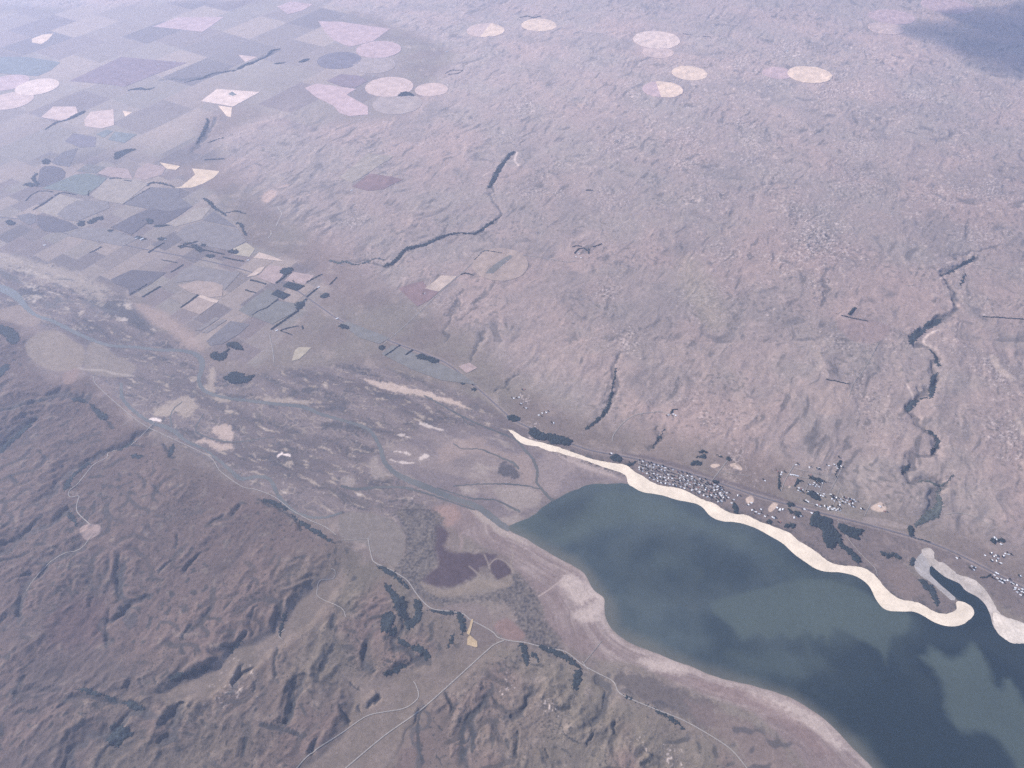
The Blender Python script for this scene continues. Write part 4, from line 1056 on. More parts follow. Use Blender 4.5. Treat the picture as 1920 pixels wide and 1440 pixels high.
round_field((911, 57), 36, 'pale', 'faint round field left of the cream disc under a tree belt', 2.2)
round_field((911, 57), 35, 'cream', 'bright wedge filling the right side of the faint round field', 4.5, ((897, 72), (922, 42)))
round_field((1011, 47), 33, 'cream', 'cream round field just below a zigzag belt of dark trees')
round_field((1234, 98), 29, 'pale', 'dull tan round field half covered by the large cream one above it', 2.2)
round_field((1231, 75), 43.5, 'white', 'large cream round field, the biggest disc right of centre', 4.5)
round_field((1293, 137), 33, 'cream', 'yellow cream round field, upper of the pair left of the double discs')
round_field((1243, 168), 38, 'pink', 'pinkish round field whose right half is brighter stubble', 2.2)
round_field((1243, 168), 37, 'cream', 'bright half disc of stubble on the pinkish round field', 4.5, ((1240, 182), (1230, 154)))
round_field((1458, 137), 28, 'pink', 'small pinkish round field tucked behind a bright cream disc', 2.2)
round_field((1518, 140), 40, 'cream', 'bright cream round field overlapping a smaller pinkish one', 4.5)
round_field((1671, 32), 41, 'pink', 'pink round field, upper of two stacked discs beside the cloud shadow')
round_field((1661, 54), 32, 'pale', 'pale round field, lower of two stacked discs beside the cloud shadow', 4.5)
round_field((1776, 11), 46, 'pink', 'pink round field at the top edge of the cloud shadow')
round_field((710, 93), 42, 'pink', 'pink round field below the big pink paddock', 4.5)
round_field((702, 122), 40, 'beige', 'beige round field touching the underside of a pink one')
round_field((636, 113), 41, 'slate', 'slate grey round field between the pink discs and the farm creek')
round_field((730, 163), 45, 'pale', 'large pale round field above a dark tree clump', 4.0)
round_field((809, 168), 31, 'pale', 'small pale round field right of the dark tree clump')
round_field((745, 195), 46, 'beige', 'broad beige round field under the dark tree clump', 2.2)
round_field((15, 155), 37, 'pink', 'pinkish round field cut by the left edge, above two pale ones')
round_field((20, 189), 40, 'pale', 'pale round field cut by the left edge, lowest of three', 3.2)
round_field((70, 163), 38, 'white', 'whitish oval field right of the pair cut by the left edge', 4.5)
round_field((938, 495), 52, 'tan', 'tan round field crossed by a dark strip beside the fenced track')
field(G([(910, 513), (924, 498), (945, 484), (957, 478), (962, 482), (945, 495), (925, 513)]), 'sage', 'grey green strip running across the tan round field', 4.5, group=RG)
QUADS = [
 ('white', [(377,190),(407,167),(487,173),(437,200)], 'whitish four sided field with a green corner at its middle', 3.5),
 ('teal', [(428,177),(435,172),(444,178),(436,180)], 'small green patch inside the whitish four sided field', 5.5),
 ('cream', [(409,198),(435,202),(433,220),(425,218)], 'cream wedge hanging below the whitish four sided field', 2.5),
 ('cream', [(230,208),(248,211),(235,219)], 'tiny cream triangle between two pale paddocks', 2.5),
 ('cream', [(60,73),(80,65),(100,63),(90,75),(78,83),(60,80)], 'bright cream field alone near the upper left corner', 2.5),
 ('teal', [(-40,105),(0,107),(50,107),(113,117),(95,132),(70,143),(0,137),(-40,135)], 'large blue green paddock at the left edge', 2.5),
 ('mauve', [(130,152),(227,107),(350,118),(290,140),(233,163),(200,158)], 'wide dusky mauve paddock in the upper left farmland', 2.5),
 ('pink', [(597,40),(640,41),(700,50),(732,54),(700,77),(655,88),(625,75),(610,60)], 'big irregular pink paddock above the pink disc', 2.5),
 ('pink', [(572,165),(593,157),(640,163),(667,167),(650,178),(690,200),(690,215),(655,218),(637,212),(625,198),(592,182)], 'pale pink stepped paddock left of the large pale disc', 2.5),
 ('mauve', [(612,152),(640,139),(672,142),(690,152),(665,165),(640,162)], 'dusky mauve paddock between the slate disc and the pale disc', 3.5),
 ('pink', [(287,50),(333,33),(420,32),(380,60),(307,52)], 'pale pink paddock high in the upper left', 2.5),
 ('pink', [(520,12),(545,3),(587,8),(567,20),(540,27)], 'pale pink paddock at the top edge left of centre', 2.5),
 ('pale', [(447,103),(483,107),(460,117)], 'small pale triangle above the long winding creek', 2.5),
 ('pale', [(77,220),(100,200),(143,200),(146,213),(117,227)], 'pale paddock directly left of a dark wood', 2.5),
 ('pale', [(158,225),(170,210),(213,205),(214,235),(190,241),(160,237)], 'pale paddock directly right of a dark wood', 2.5),
 ('teal', [(180,252),(200,243),(212,246),(195,258)], 'smaller left one of two teal paddocks side by side', 2.5),
 ('teal', [(203,262),(215,247),(257,252),(233,268)], 'larger right one of two teal paddocks side by side', 2.5),
 ('slate', [(122,265),(138,250),(180,257),(178,275),(150,277)], 'grey paddock left of the two teal ones', 2.5),
 ('slate', [(96,305),(118,285),(146,278),(130,313),(108,310)], 'grey wedge paddock above the dark rounded field', 2.5),
 ('dark', [(75,318),(83,312),(98,311),(115,315),(123,323),(121,332),(108,342),(88,349),(70,351),(72,335)], 'dark grey rounded field with trees on its left flank', 2.5),
 ('teal', [(140,328),(165,325),(200,334),(187,348),(160,367),(120,358),(78,354)], 'big teal green field in the middle of the left farmland', 2.5),
 ('sage', [(143,321),(163,308),(197,313),(180,325)], 'grey green field on the upper side of the big teal one', 2.5),
 ('rose', [(183,325),(203,313),(240,317),(249,336),(207,332)], 'rosy paddock right of the grey green field', 2.5),
 ('rose', [(251,332),(258,317),(277,306),(312,314),(304,328),(270,338)], 'rosy rounded paddock left of a cream corner field', 2.5),
 ('cream', [(300,305),(338,312),(330,319),(313,317)], 'cream corner field above the tree lined stream', 4.5),
 ('cream', [(325,353),(340,350),(355,337),(366,328),(360,316),(412,321),(402,333),(380,345),(360,352)], 'bright cream crooked field above the slate paddocks', 2.5),
 ('beige', [(170,366),(185,352),(203,334),(250,337),(278,345),(230,383),(185,375)], 'plain beige paddock right of the big teal field', 2.5),
 ('slate', [(230,383),(283,351),(337,354),(336,370),(362,387),(317,397),(275,391)], 'large slate blue field with a hedge on its left side', 2.5),
 ('dark', [(207,427),(250,404),(283,391),(320,397),(359,388),(335,405),(300,425),(280,416),(247,440)], 'dark slate field below the large slate blue one', 4.5),
 ('beige', [(68,395),(112,364),(165,378),(107,408)], 'beige field inside an angle of dark hedges', 2.5),
 ('grey', [(107,402),(122,388),(145,376),(203,378),(205,390),(145,415),(120,412)], 'grey round ended field beside the beige hedged one', 3.5),
 ('slate', [(30,405),(55,400),(68,403),(66,417),(54,422),(38,413)], 'slate wedge left of the dark half round field', 2.5),
 ('dark', [(70,403),(100,407),(130,416),(148,427),(125,434),(103,436),(82,433),(70,422)], 'dark half round field at the foot of a straight lane', 2.5),
 ('grey', [(125,442),(150,427),(200,428),(260,447),(230,462),(180,452)], 'wide grey paddock below the farm with two groves', 2.5),
 ('slate', [(380,413),(400,396),(422,410),(445,427)], 'slate triangle beside the tree lined stream', 2.5),
 ('beige', [(345,405),(365,390),(395,390),(378,412),(330,425),(310,420)], 'beige paddock left of the slate triangle', 2.5),
 ('grey', [(345,425),(378,415),(446,430),(462,452),(430,470),(350,455),(330,440)], 'broad grey paddock under the slate triangle', 2.5),
 ('olive', [(437,466),(462,455),(478,467),(468,482),(440,478)], 'pale olive wedge beside a tear shaped grove', 2.5),
 ('pale', [(486,473),(512,481),(534,491),(505,487),(475,484)], 'pale strip paddock on the edge of the hills', 2.5),
 ('dark', [(208,524),(230,514),(247,506),(312,511),(282,533),(243,555),(240,540),(215,532)], 'large dark field standing alone above the river terrace', 2.5),
 ('grey', [(335,510),(360,497),(450,512),(420,545),(415,533),(370,525),(330,530)], 'grey paddock above the fan shaped tan field', 2.5),
 ('tan', [(333,535),(370,527),(400,529),(418,535),(417,556),(395,558),(360,550)], 'tan field with a rounded upper rim', 3.5),
 ('pale', [(370,557),(377,553),(410,564),(405,569)], 'short pale strip under the tan rounded field', 2.5),
 ('tan', [(340,578),(372,557),(404,569),(375,590)], 'tan oblong below the short pale strip', 2.5),
 ('pale', [(478,517),(490,510),(497,500),(485,503),(462,520)], 'narrow pale strip between grey paddocks', 3.5),
 ('rose', [(482,520),(505,497),(540,503),(520,530),(515,533)], 'rosy square left of a tree belt', 2.5),
 ('rose', [(533,527),(550,510),(590,517),(572,533)], 'rosy square above the dark plantation blocks', 2.5),
 ('sage', [(447,582),(475,560),(503,541),(525,556),(500,578),(472,595)], 'grey green field left of a diagonal hedge', 2.5),
 ('sage', [(474,594),(520,564),(560,570),(552,586),(510,608)], 'grey green field right of a diagonal hedge', 2.5),
 ('grey', [(366,620),(405,594),(412,597),(378,619)], 'narrow grey strip, left of two in the terrace paddocks', 2.5),
 ('grey', [(378,624),(415,599),(426,600),(388,625)], 'narrow grey strip, right of two in the terrace paddocks', 2.5),
 ('slate', [(387,640),(410,620),(432,602),(468,608),(450,625),(417,645),(393,648)], 'slate field above two round woods', 2.5),
 ('olive', [(547,677),(553,657),(560,651),(584,652),(573,663),(560,674)], 'pale olive field at the end of the pale lane', 2.5),
 ('beige', [(640,330),(690,287),(738,293),(700,318),(660,343),(632,330)], 'beige speckled paddock above the reddish one', 2.5),
 ('red', [(660,350),(693,326),(755,337),(720,355),(690,358)], 'reddish brown paddock on the hillside', 2.5),
 ('red', [(747,541),(770,533),(793,527),(800,540),(823,548),(805,563),(783,575)], 'reddish paddock above the straight pale road', 2.5),
 ('pale', [(797,541),(827,517),(857,518),(840,533),(823,547)], 'pale paddock at the top of the straight pale road', 3.5),
 ('sage', [(640,607),(652,603),(731,634),(712,645),(673,633)], 'grey green strip paddock along the highway, upper one', 2.5),
 ('sage', [(715,664),(735,648),(750,651),(820,680),(868,702),(895,722),(827,713),(773,693)], 'grey green wedge paddock along the highway, lower one', 2.5),
 ('wheat', [(875,1187),(885,1160),(888,1162),(880,1192)], 'thin straw coloured strip near the road fork', 2.5),
 ('wheat', [(876,1209),(876,1197),(881,1191),(895,1203),(895,1215)], 'small straw coloured block near the road fork', 2.5),
 ('rose', [(860,687),(880,680),(895,690),(875,700)], 'small rosy paddock on the upper side of the highway', 2.5),
]
for c, p, lab, z in QUADS:
    field(G(p), c, lab, z + 1)

# ------------------------------------------------------------------ roads and lanes
GRAVEL = plain('pale_gravel', (.30, .265, .235), ((8, .85, 1.15), (50, .9, 1.1)))
TAR = plain('worn_tar_seal', (.145, .128, .135), ((8, .9, 1.1), (50, .9, 1.1)))
WHITEG = plain('bright_gravel', (.52, .46, .41), ((8, .85, 1.15), (50, .9, 1.1)))
def road(pts, w, mat=GRAVEL, name='gravel_road', sm=True):
    L = G(smooth(pts, False, 4)) if sm else G(resample(pts, 6, False))
    ribbon(name, L, w * .72, 2.6, mat, 16, 2, kind='structure')
road(HIGHWAY, 24, TAR, 'highway_road')
road([(1080,490),(1060,491),(1020,484),(980,478),(940,473),(905,470),(888,490),(868,510),(845,530),(825,548),(790,582),(760,610),(730,636),(712,652)], 12)
road([(640,1447),(720,1380),(790,1330),(860,1268),(915,1218),(930,1207),(945,1201)], 13)
road([(690,1008),(692,1022),(697,1045),(703,1055),(730,1067),(752,1080),(765,1090),(782,1115),(797,1132),(812,1142),(840,1146),(868,1151),(882,1162),(905,1174),(925,1186),(935,1196),(960,1202),(985,1205),(1020,1214),(1060,1222),(1090,1245),(1120,1262),(1150,1278),(1162,1300),(1200,1318),(1240,1334),(1280,1350),(1330,1378),(1370,1405),(1400,1440),(1410,1460)], 13)
road([(540,1460),(580,1415),(640,1375),(675,1350),(695,1340),(720,1335),(755,1329),(775,1318),(785,1305),(780,1285),(775,1278)], 11)
road([(290,792),(262,820),(240,838),(205,848),(200,858),(175,872),(160,890),(145,908),(130,920),(131,932),(148,930),(145,942),(145,960),(165,980),(170,985)], 12)
road([(172,1005),(150,1030),(120,1038),(90,1058),(65,1085),(50,1108)], 10)
road([(176,705),(178,718),(200,740),(225,762),(262,792),(300,812),(350,835),(395,858),(410,880),(425,893),(455,913),(480,918),(515,932),(545,955),(580,975),(610,988),(630,1003)], 11)
road([(1148,828),(1149,818),(1160,802),(1175,787),(1195,777),(1215,774),(1240,772),(1258,778)], 11)
road([(505,627),(510,650),(514,680)], 14)
road([(1648,642),(1630,675),(1618,695),(1600,720),(1592,745)], 9)
road([(1365,862),(1345,888),(1328,910),(1318,922)], 10)
road([(1350,885),(1368,888),(1405,892)], 7)
road([(1490,870),(1478,890),(1470,905),(1464,922)], 10)
road([(1582,870),(1570,895),(1557,920)], 8, sm=False)
road([(1486,878),(1540,890),(1566,898)], 7, sm=False)
road([(1632,945),(1620,968)], 8)
road([(1570,975),(1590,1010),(1615,1040),(1640,1065),(1645,1080)], 9)
road([(1770,965),(1800,962),(1830,970),(1862,988)], 9)
road([(520,388),(528,400),(525,408),(517,425)], 10, WHITEG, 'dry_stream_path'); road([(508,432),(508,440),(503,446)], 10, WHITEG, 'dry_stream_path')
road([(395,390),(410,398),(425,408),(440,425),(452,445)], 9)
road([(648,1157),(640,1140),(598,1120),(595,1105),(600,1088),(625,1085),(628,1070),(620,1066)], 8)
road([(530,1200),(522,1190),(535,1180)], 7)
road([(1095,1243),(1110,1225),(1128,1202)], 6)
road([(1105,1258),(1098,1250),(1092,1240)], 9)
road([(280,345),(262,340),(205,330),(165,322)], 9); road([(110,345),(140,332)], 9, sm=False)
road([(640,1013),(665,1012),(690,1010)], 6)
# ------------------------------------------------------------------ woods, belts and scrub
PINE = plain('pine_foliage', (.026, .036, .040), ((7, .6, 1.5), (40, .8, 1.25)))
BUSH = plain('scrub_foliage', (.030, .038, .042), ((7, .6, 1.6), (40, .75, 1.3)))
WILLOW = plain('willow_foliage', (.070, .078, .072), ((7, .6, 1.5), (40, .75, 1.3)))
def stand(p, h, label, name='pine_wood', cat='wood', mat=PINE, step=9, rag=14, group=None, sm=True, wpx=None):
    if wpx:
        q = np.asarray(p, float)
        L = G(smooth(q[:, :2], False, 3)) if sm else G(q[:, :2])
        ww = (smooth(q, False, 3)[:, 2] if q.shape[1] == 3 else wpx) * mpp(q.mean(0)[:2])
        P = band(L, ww)
    else:
        P = G(smooth(p, True, 3)) if sm else G(p)
    return crowns(name, P, h, mat, step, rag, label=label, cat=cat, kind='thing', group=group)
BG = 'straight shelter belts'
def belt(p, label, w=2.6, h=16, sm=False):
    return stand(p, h, label, 'shelter_belt', 'tree row', PINE, 8, 6, BG, sm, w * .85)
GV = 'groves on the farms'
def grove(p, label, h=15, w=None, mat=PINE):
    return stand(p, h, label, 'tree_grove', 'grove', mat, 9, 15, GV, True, w)

# the pines behind the beach and along the shore
stand([(1523,966),(1527,960),(1533,959),(1537,967),(1544,967),(1556,972),(1562,976),(1560,984),(1568,993),(1576,1003),(1578,1012),(1576,1020),(1585,1024),(1597,1030),(1601,1036),(1612,1045),(1616,1055),
       (1608,1056),(1598,1047),(1590,1038),(1580,1028),(1571,1017),(1567,1020),(1566,1027),(1558,1030),(1551,1029),(1547,1018),(1542,1010),(1542,1000),(1541,993),(1530,988),(1518,985),(1518,975)], 18,
      'large dark pine wood behind the beach, forked like a boot', step=11, sm=False)
stand([(1572,980),(1578,981),(1595,987),(1612,992),(1619,994),(1614,1002),(1608,1005),(1612,1013),(1600,1010),(1588,1004),(1576,998),(1571,990)], 18, 'smaller dark pine wood across a lane from the boot shaped wood', step=11, sm=False)
stand([(1650,1036),(1656,1034),(1664,1038),(1672,1036),(1683,1039),(1690,1048),(1683,1048),(1674,1044),(1668,1047),(1660,1045)], 12, 'small dark curved thicket on the grass of the peninsula', 'scrub_thicket', 'scrub', BUSH)
stand([(1718,1085),(1728,1086),(1742,1093),(1752,1102),(1756,1112),(1760,1124),(1762,1135),(1755,1136),(1744,1113),(1733,1104),(1726,1093)], 8, 'dark scrub along the landward side of the inlet mud', 'scrub_thicket', 'scrub', BUSH)
stand([(1703,985),(1711,987),(1713,998),(1714,1007),(1708,1006),(1703,996)], 14, 'dark upright grove just below the highway near the inlet', 'tree_grove', 'grove')
stand([(1712,1008),(1735,1014),(1745,1017)], 8, 'thin dark hedge trailing from the upright grove', 'tree_row', 'tree row', PINE, 8, 5, None, True, 3)
stand([(1707,1052),(1714,1045),(1716,1052),(1712,1060),(1706,1060)], 9, 'dark clump at the head of the inlet mud', 'scrub_thicket', 'scrub', BUSH)
stand([(990,812),(996,803),(1003,801),(1008,806),(1018,812),(1026,812),(1040,815),(1055,818),(1066,822),(1074,826),(1070,834),(1060,836),(1048,832),(1036,834),(1028,826),(1016,826),(1004,822),(996,818)], 17,
      'long dark wood above the first tongue of sand', step=10)
stand([(950,782),(958,778),(968,780),(976,786),(970,790),(962,790),(954,788)], 12, 'dark grove at the highway upstream of the sand tongue', 'tree_grove', 'grove', PINE)
stand([(1143,858),(1152,851),(1160,854),(1167,861),(1160,866),(1148,864)], 14, 'dark round grove at the upstream end of the lakeside town', 'tree_grove', 'grove')
stand([(1178,870),(1190,866),(1194,863),(1188,872),(1180,874)], 12, 'small dark grove beside the top of the main beach', 'tree_grove', 'grove')
for p, lab in [([(1312,846),(1319,844),(1326,847),(1324,850),(1312,849)], 'top one of three dark plantation blocks above town'),
               ([(1304,857),(1316,854),(1323,853),(1322,859),(1304,858)], 'middle one of three dark plantation blocks above town'),
               ([(1295,869),(1302,863),(1310,864),(1316,869),(1312,872),(1296,872)], 'lowest one of three dark plantation blocks above town'),
               ([(1343,853),(1350,855),(1357,857),(1350,857)], 'short dark hedge right of the three plantation blocks'),
               ([(1360,860),(1366,858),(1374,862),(1366,863)], 'dark hedge above the two bare earth patches'),
               ([(1517,898),(1521,893),(1530,895),(1541,898),(1543,905),(1535,904),(1525,899)], 'dark grove behind the middle block of inland houses'),
               ([(1513,927),(1516,920),(1528,924),(1540,936),(1534,938),(1522,932)], 'dark grove on the lane side of the inland houses'),
               ([(1490,910),(1496,899),(1507,902),(1497,905),(1492,911)], 'hooked dark hedge right of the bare rectangle'),
               ([(1337,901),(1343,900),(1349,902),(1347,907),(1339,905)], 'dark grove between highway and lakeside houses'),
               ([(1374,945),(1379,943),(1384,952),(1381,962),(1375,958)], 'dark grove in the small beach end block of houses'),
               ([(1475,944),(1484,942),(1492,947),(1486,950),(1477,949)], 'dark grove below the highway near the sandy yard'),
               ([(1489,960),(1494,957),(1503,962),(1500,967),(1490,966)], 'dark grove between sandy yard and boot shaped wood'),
               ([(1482,961),(1479,955),(1484,956),(1488,961)], 'small dark grove left of the sandy yard trees'),
               ([(1438,978),(1444,975),(1447,980),(1440,982)], 'small dark grove on the inner edge of the beach'),
               ([(1470,985),(1482,981),(1492,985),(1486,990),(1472,988)], 'dark scrub on the inner edge of the beach'),
               ([(1856,1011),(1866,1009),(1870,1016),(1860,1018)], 'left one of two dark blocks by the far farmyard'),
               ([(1871,1011),(1882,1010),(1884,1016),(1872,1017)], 'right one of two dark blocks by the far farmyard'),
               ([(1838,1080),(1850,1080),(1858,1076),(1856,1081),(1842,1083)], 'dark hedge curve beside the far white houses'),
               ([(1566,896),(1573,864),(1578,866),(1572,878)], 'dark plot among the topmost inland houses'),
               ([(1458,900),(1462,890),(1463,910),(1461,920)], 'dark damp strip of bushes left of the inland lane')]:
    grove(p, lab, 13)
# creek woods
CW = 'dark woods lining the creeks'
def creek(p, label, h=14, mat=PINE, rag=14):
    q = [(a, b, c * .8) for a, b, c in p]
    return stand(q, h, label, 'creek_wood', 'wood', mat, 11, 20, CW, True, 1)
creek([(718,500,5),(735,494,8),(748,484,10),(757,470,8),(768,464,9),(790,461,10),(806,455,9),(822,446,8),(836,441,6),(856,437,4),(872,437,4),(890,438,6),(904,430,8),(912,424,8),(925,415,4),(940,405,2)], 'long dark wooded creek winding down to the farm flats')
creek([(917,352,6),(923,342,9),(931,326,11),(938,314,10),(948,300,9),(956,290,10),(965,284,6)], 'short thick dark wooded gorge below the pale slips')
creek([(618,488,4),(635,493,7),(648,490,6),(665,497,3),(690,490,4),(705,484,5),(722,488,3)], 'looped dark willows where the wooded creek meets the farms', 10, WILLOW)
creek([(1708,645,10),(1712,634,16),(1722,624,18),(1733,618,14)], 'blackish scrub filling the sharp bend of the right hand ravine', 9, BUSH)
creek([(1734,617,12),(1745,608,18),(1757,603,14),(1765,598,6)], 'blackish scrub just above the sharp ravine bend', 9, BUSH)
creek([(1742,655,5),(1752,665,7),(1756,678,8),(1762,687,5)], 'scrub strip on the ravine wall under the bend', 8, BUSH)
creek([(1745,745,6),(1748,725,13),(1752,706,9),(1758,698,4)], 'thick scrub in the middle reach of the ravine', 9, BUSH)
creek([(1700,770,10),(1710,758,14),(1722,750,6),(1738,745,4)], 'thick scrub where the ravine leaves the hills', 9, BUSH)
creek([(1722,903,4),(1740,902,5),(1756,910,6),(1770,908,4),(1790,890,3)], 'hooked line of willows above the lower ravine scrub', 9, WILLOW)
creek([(1765,915,5),(1757,925,7),(1762,940,8),(1757,955,20),(1745,966,24),(1730,975,14),(1715,985,8)], 'wide scrub patch where the ravine meets the highway', 9, WILLOW)
creek([(1690,890,6),(1697,880,8),(1708,872,4)], 'small dark scrub on the lower ravine', 8, BUSH)
creek([(1745,850,8),(1755,838,6),(1757,822,5),(1745,812,4),(1732,806,3)], 'curved scrub line on the lower ravine', 8, BUSH)
creek([(1764,517,4),(1775,512,5),(1790,505,5),(1806,495,8),(1818,490,9),(1826,480,4)], 'upper ravine scrub at the hairpin', 8, BUSH)
creek([(1800,535,2),(1806,525,5),(1809,515,4)], 'short dark curved scrub beside the upper ravine', 7, BUSH)
creek([(1155,690,3),(1152,710,3.5),(1148,728,4),(1146,745,4.5),(1138,765,8),(1128,780,9),(1112,795,7),(1096,806,5)], 'dark tree lined gully descending to the highway upstream of town', 10, PINE)
creek([(1245,806,2),(1238,818,3),(1228,832,4),(1223,840,3)], 'thin dark tree lined gully behind the lane end farm', 9, PINE)
creek([(380,372,4),(392,378,8),(402,390,6),(415,398,5),(424,405,4)], 'dark trees at the top of the pale stream by the slate triangle', 12)
creek([(424,399,3),(440,396,4),(460,400,3)], 'dark spur hedge right of the pale stream', 11)
creek([(443,418,4),(452,420,7),(455,430,4),(463,442,3)], 'dark trees at the foot of the pale stream', 11)
creek([(276,349,3),(284,343,6),(300,343,6),(318,348,4),(328,352,3)], 'dark trees on the stream above the big slate field', 12)
creek([(368,270,3),(378,255,7),(385,240,9),(390,228,6),(387,222,3)], 'dark wooded creek in the upper left hills', 12)
creek([(390,268,3),(405,262,4),(420,258,3)], 'thin dark creek trees beside the upper left hills', 10)
creek([(240,170,4),(262,166,10),(275,168,6),(290,164,3)], 'dark wood left of the long winding creek', 12)
creek([(345,155,3),(365,150,6),(380,147,8),(398,138,5),(418,136,4),(440,132,5)], 'long winding dark creek in the upper left farmland', 11)
creek([(445,130,6),(460,122,9),(478,116,8),(500,106,6),(510,95,9),(525,92,5)], 'broad dark creek wood beyond the winding creek', 11)
creek([(85,243,3),(105,230,7),(125,225,6),(140,218,14),(152,212,12),(158,208,5)], 'dark wood between two pale paddocks', 13)
creek([(44,348,4),(52,345,12),(62,348,14),(72,346,6),(62,335,8),(70,325,5)], 'dark wood hugging the left flank of the rounded field', 13)
# shelter belts
for a in [
 ([(62,394),(85,380),(100,369)], 'long dark belt along the upper side of the beige hedged field'),
 ([(103,367),(112,362),(118,361),(130,363),(144,366)], 'bent dark belt at the corner of the beige hedged field'),
 ([(48,377),(58,366),(72,359),(85,358),(100,360)], 'curved thin hedge left of the big teal field', 2),
 ([(205,336),(215,334),(227,335)], 'short belt on the lower edge of the rosy paddock', 4),
 ([(233,338),(247,340)], 'shortest belt right of the rosy paddock edge', 2.6),
 ([(166,367),(166,360),(169,357)], 'small hooked hedge by the teal field corner', 2),
 ([(231,383),(262,364),(283,352)], 'thin hedge on the left side of the slate blue field', 1.8),
 ([(278,474),(293,464),(308,455)], 'slanting dark belt left of the twin groves', 3),
 ([(168,474),(180,469),(190,463)], 'slanting faint belt below the wide grey paddock', 3),
 ([(340,461),(360,464),(380,468),(402,473),(421,477)], 'long dark belt running right from the twin groves', 2.8),
 ([(418,482),(438,487),(458,490)], 'dark belt parallel to the highway below the long one', 2.8),
 ([(320,511),(332,504),(344,496)], 'dark slanting belt above the tan fan field', 2.6),
 ([(303,487),(318,490),(332,493)], 'thin belt left of the dark slanting one', 1.8),
 ([(383,300),(395,299),(420,298)], 'dark level belt in the hills above the crooked cream field', 3.2),
 ([(244,552),(262,542),(276,533)], 'grey green belt below the large dark lone field', 3.5),
 ([(267,557),(284,547),(301,537)], 'dark belt parallel to the grey green one', 4),
 ([(469,525),(483,528),(499,533)], 'dark wedge belt left of the plantation blocks', 3.6),
 ([(339,577),(355,566),(371,553)], 'dark belt on the left end of the tan oblong', 4),
 ([(517,531),(530,522),(540,512),(549,503)], 'thick dark belt beside the rosy square', 4.5),
 ([(460,544),(468,546),(479,549)], 'short dark belt above the grey green fields', 3),
 ([(473,591),(485,583),(500,578),(512,568),(522,562)], 'wavy hedge between the two grey green fields', 3),
 ([(508,618),(525,606),(545,592),(560,582)], 'long thick belt from lane head up to the farmyard', 4.5),
 ([(558,581),(566,570),(575,560)], 'broken belt beyond the farmyard', 5),
 ([(573,530),(590,521),(604,514)], 'thin belt right of the rosy square', 2.4),
 ([(575,557),(588,546),(596,540)], 'belt beside a white roof near the farmyard', 3.5),
 ([(618,534),(625,527),(632,520)], 'short dark belt at the end of a pale lane', 2.4),
 ([(525,620),(540,615),(560,611)], 'upper arm of a V shaped pair of hedges', 2.4),
 ([(526,620),(537,624),(548,628)], 'lower arm of a V shaped pair of hedges', 2),
 ([(566,611),(568,617)], 'stubby dark hedge right of the V shaped pair', 3),
 ([(722,667),(736,658),(750,647)], 'left one of two dark cross belts on the highway paddock', 3.6),
 ([(760,666),(767,661),(774,656)], 'right one of two dark cross belts on the highway paddock', 4.2),
 ([(864,515),(872,512),(888,516)], 'thin hedge beside the pale road bend', 2.4),
 ([(906,472),(912,470),(930,473),(942,475)], 'hedge along the fenced track above the tan round field', 2.2),
 ([(889,488),(898,479),(906,472)], 'hedge on the left side of the fenced track', 1.8),
 ([(1073,463),(1080,461),(1090,462)], 'left hedge of the plateau homestead', 2.6),
 ([(1077,475),(1085,467),(1095,465),(1104,472),(1103,476)], 'hooked hedge round the plateau homestead', 3),
 ([(1102,466),(1106,470)], 'stubby hedge beside the plateau homestead', 3),
 ([(1112,463),(1128,457)], 'far hedge of the plateau homestead', 2.6),
 ([(1592,590),(1598,583),(1604,577)], 'dark slanting block belt on the right plateau', 6),
 ([(1577,592),(1595,596),(1627,602)], 'long thin belt under the slanting block on the plateau', 2.2),
 ([(1842,594),(1870,595),(1900,597),(1930,600)], 'long straight belt cut by the right edge', 2.4),
 ([(1548,711),(1570,715),(1592,720)], 'thin belt on the pale plateau square', 1.8),
 ([(1257,776),(1262,768),(1270,767)], 'dark hedge curling behind the lane end farm', 3),
 ([(1098,357),(1112,357)], 'tiny dark belt high on the plateau', 2.2),
 ([(835,138),(845,132),(868,132),(858,138),(840,140)], 'looped hedge in the far grassland', 1.6),
 ([(975,33),(990,30),(1000,34),(1014,30)], 'zigzag belt above the cream round field', 3),
 ([(1280,63),(1296,66)], 'left one of two thin far hedges in a line', 1.6), ([(1318,68),(1333,70)], 'right one of two thin far hedges in a line', 1.6),
 ]:
    belt(*a)
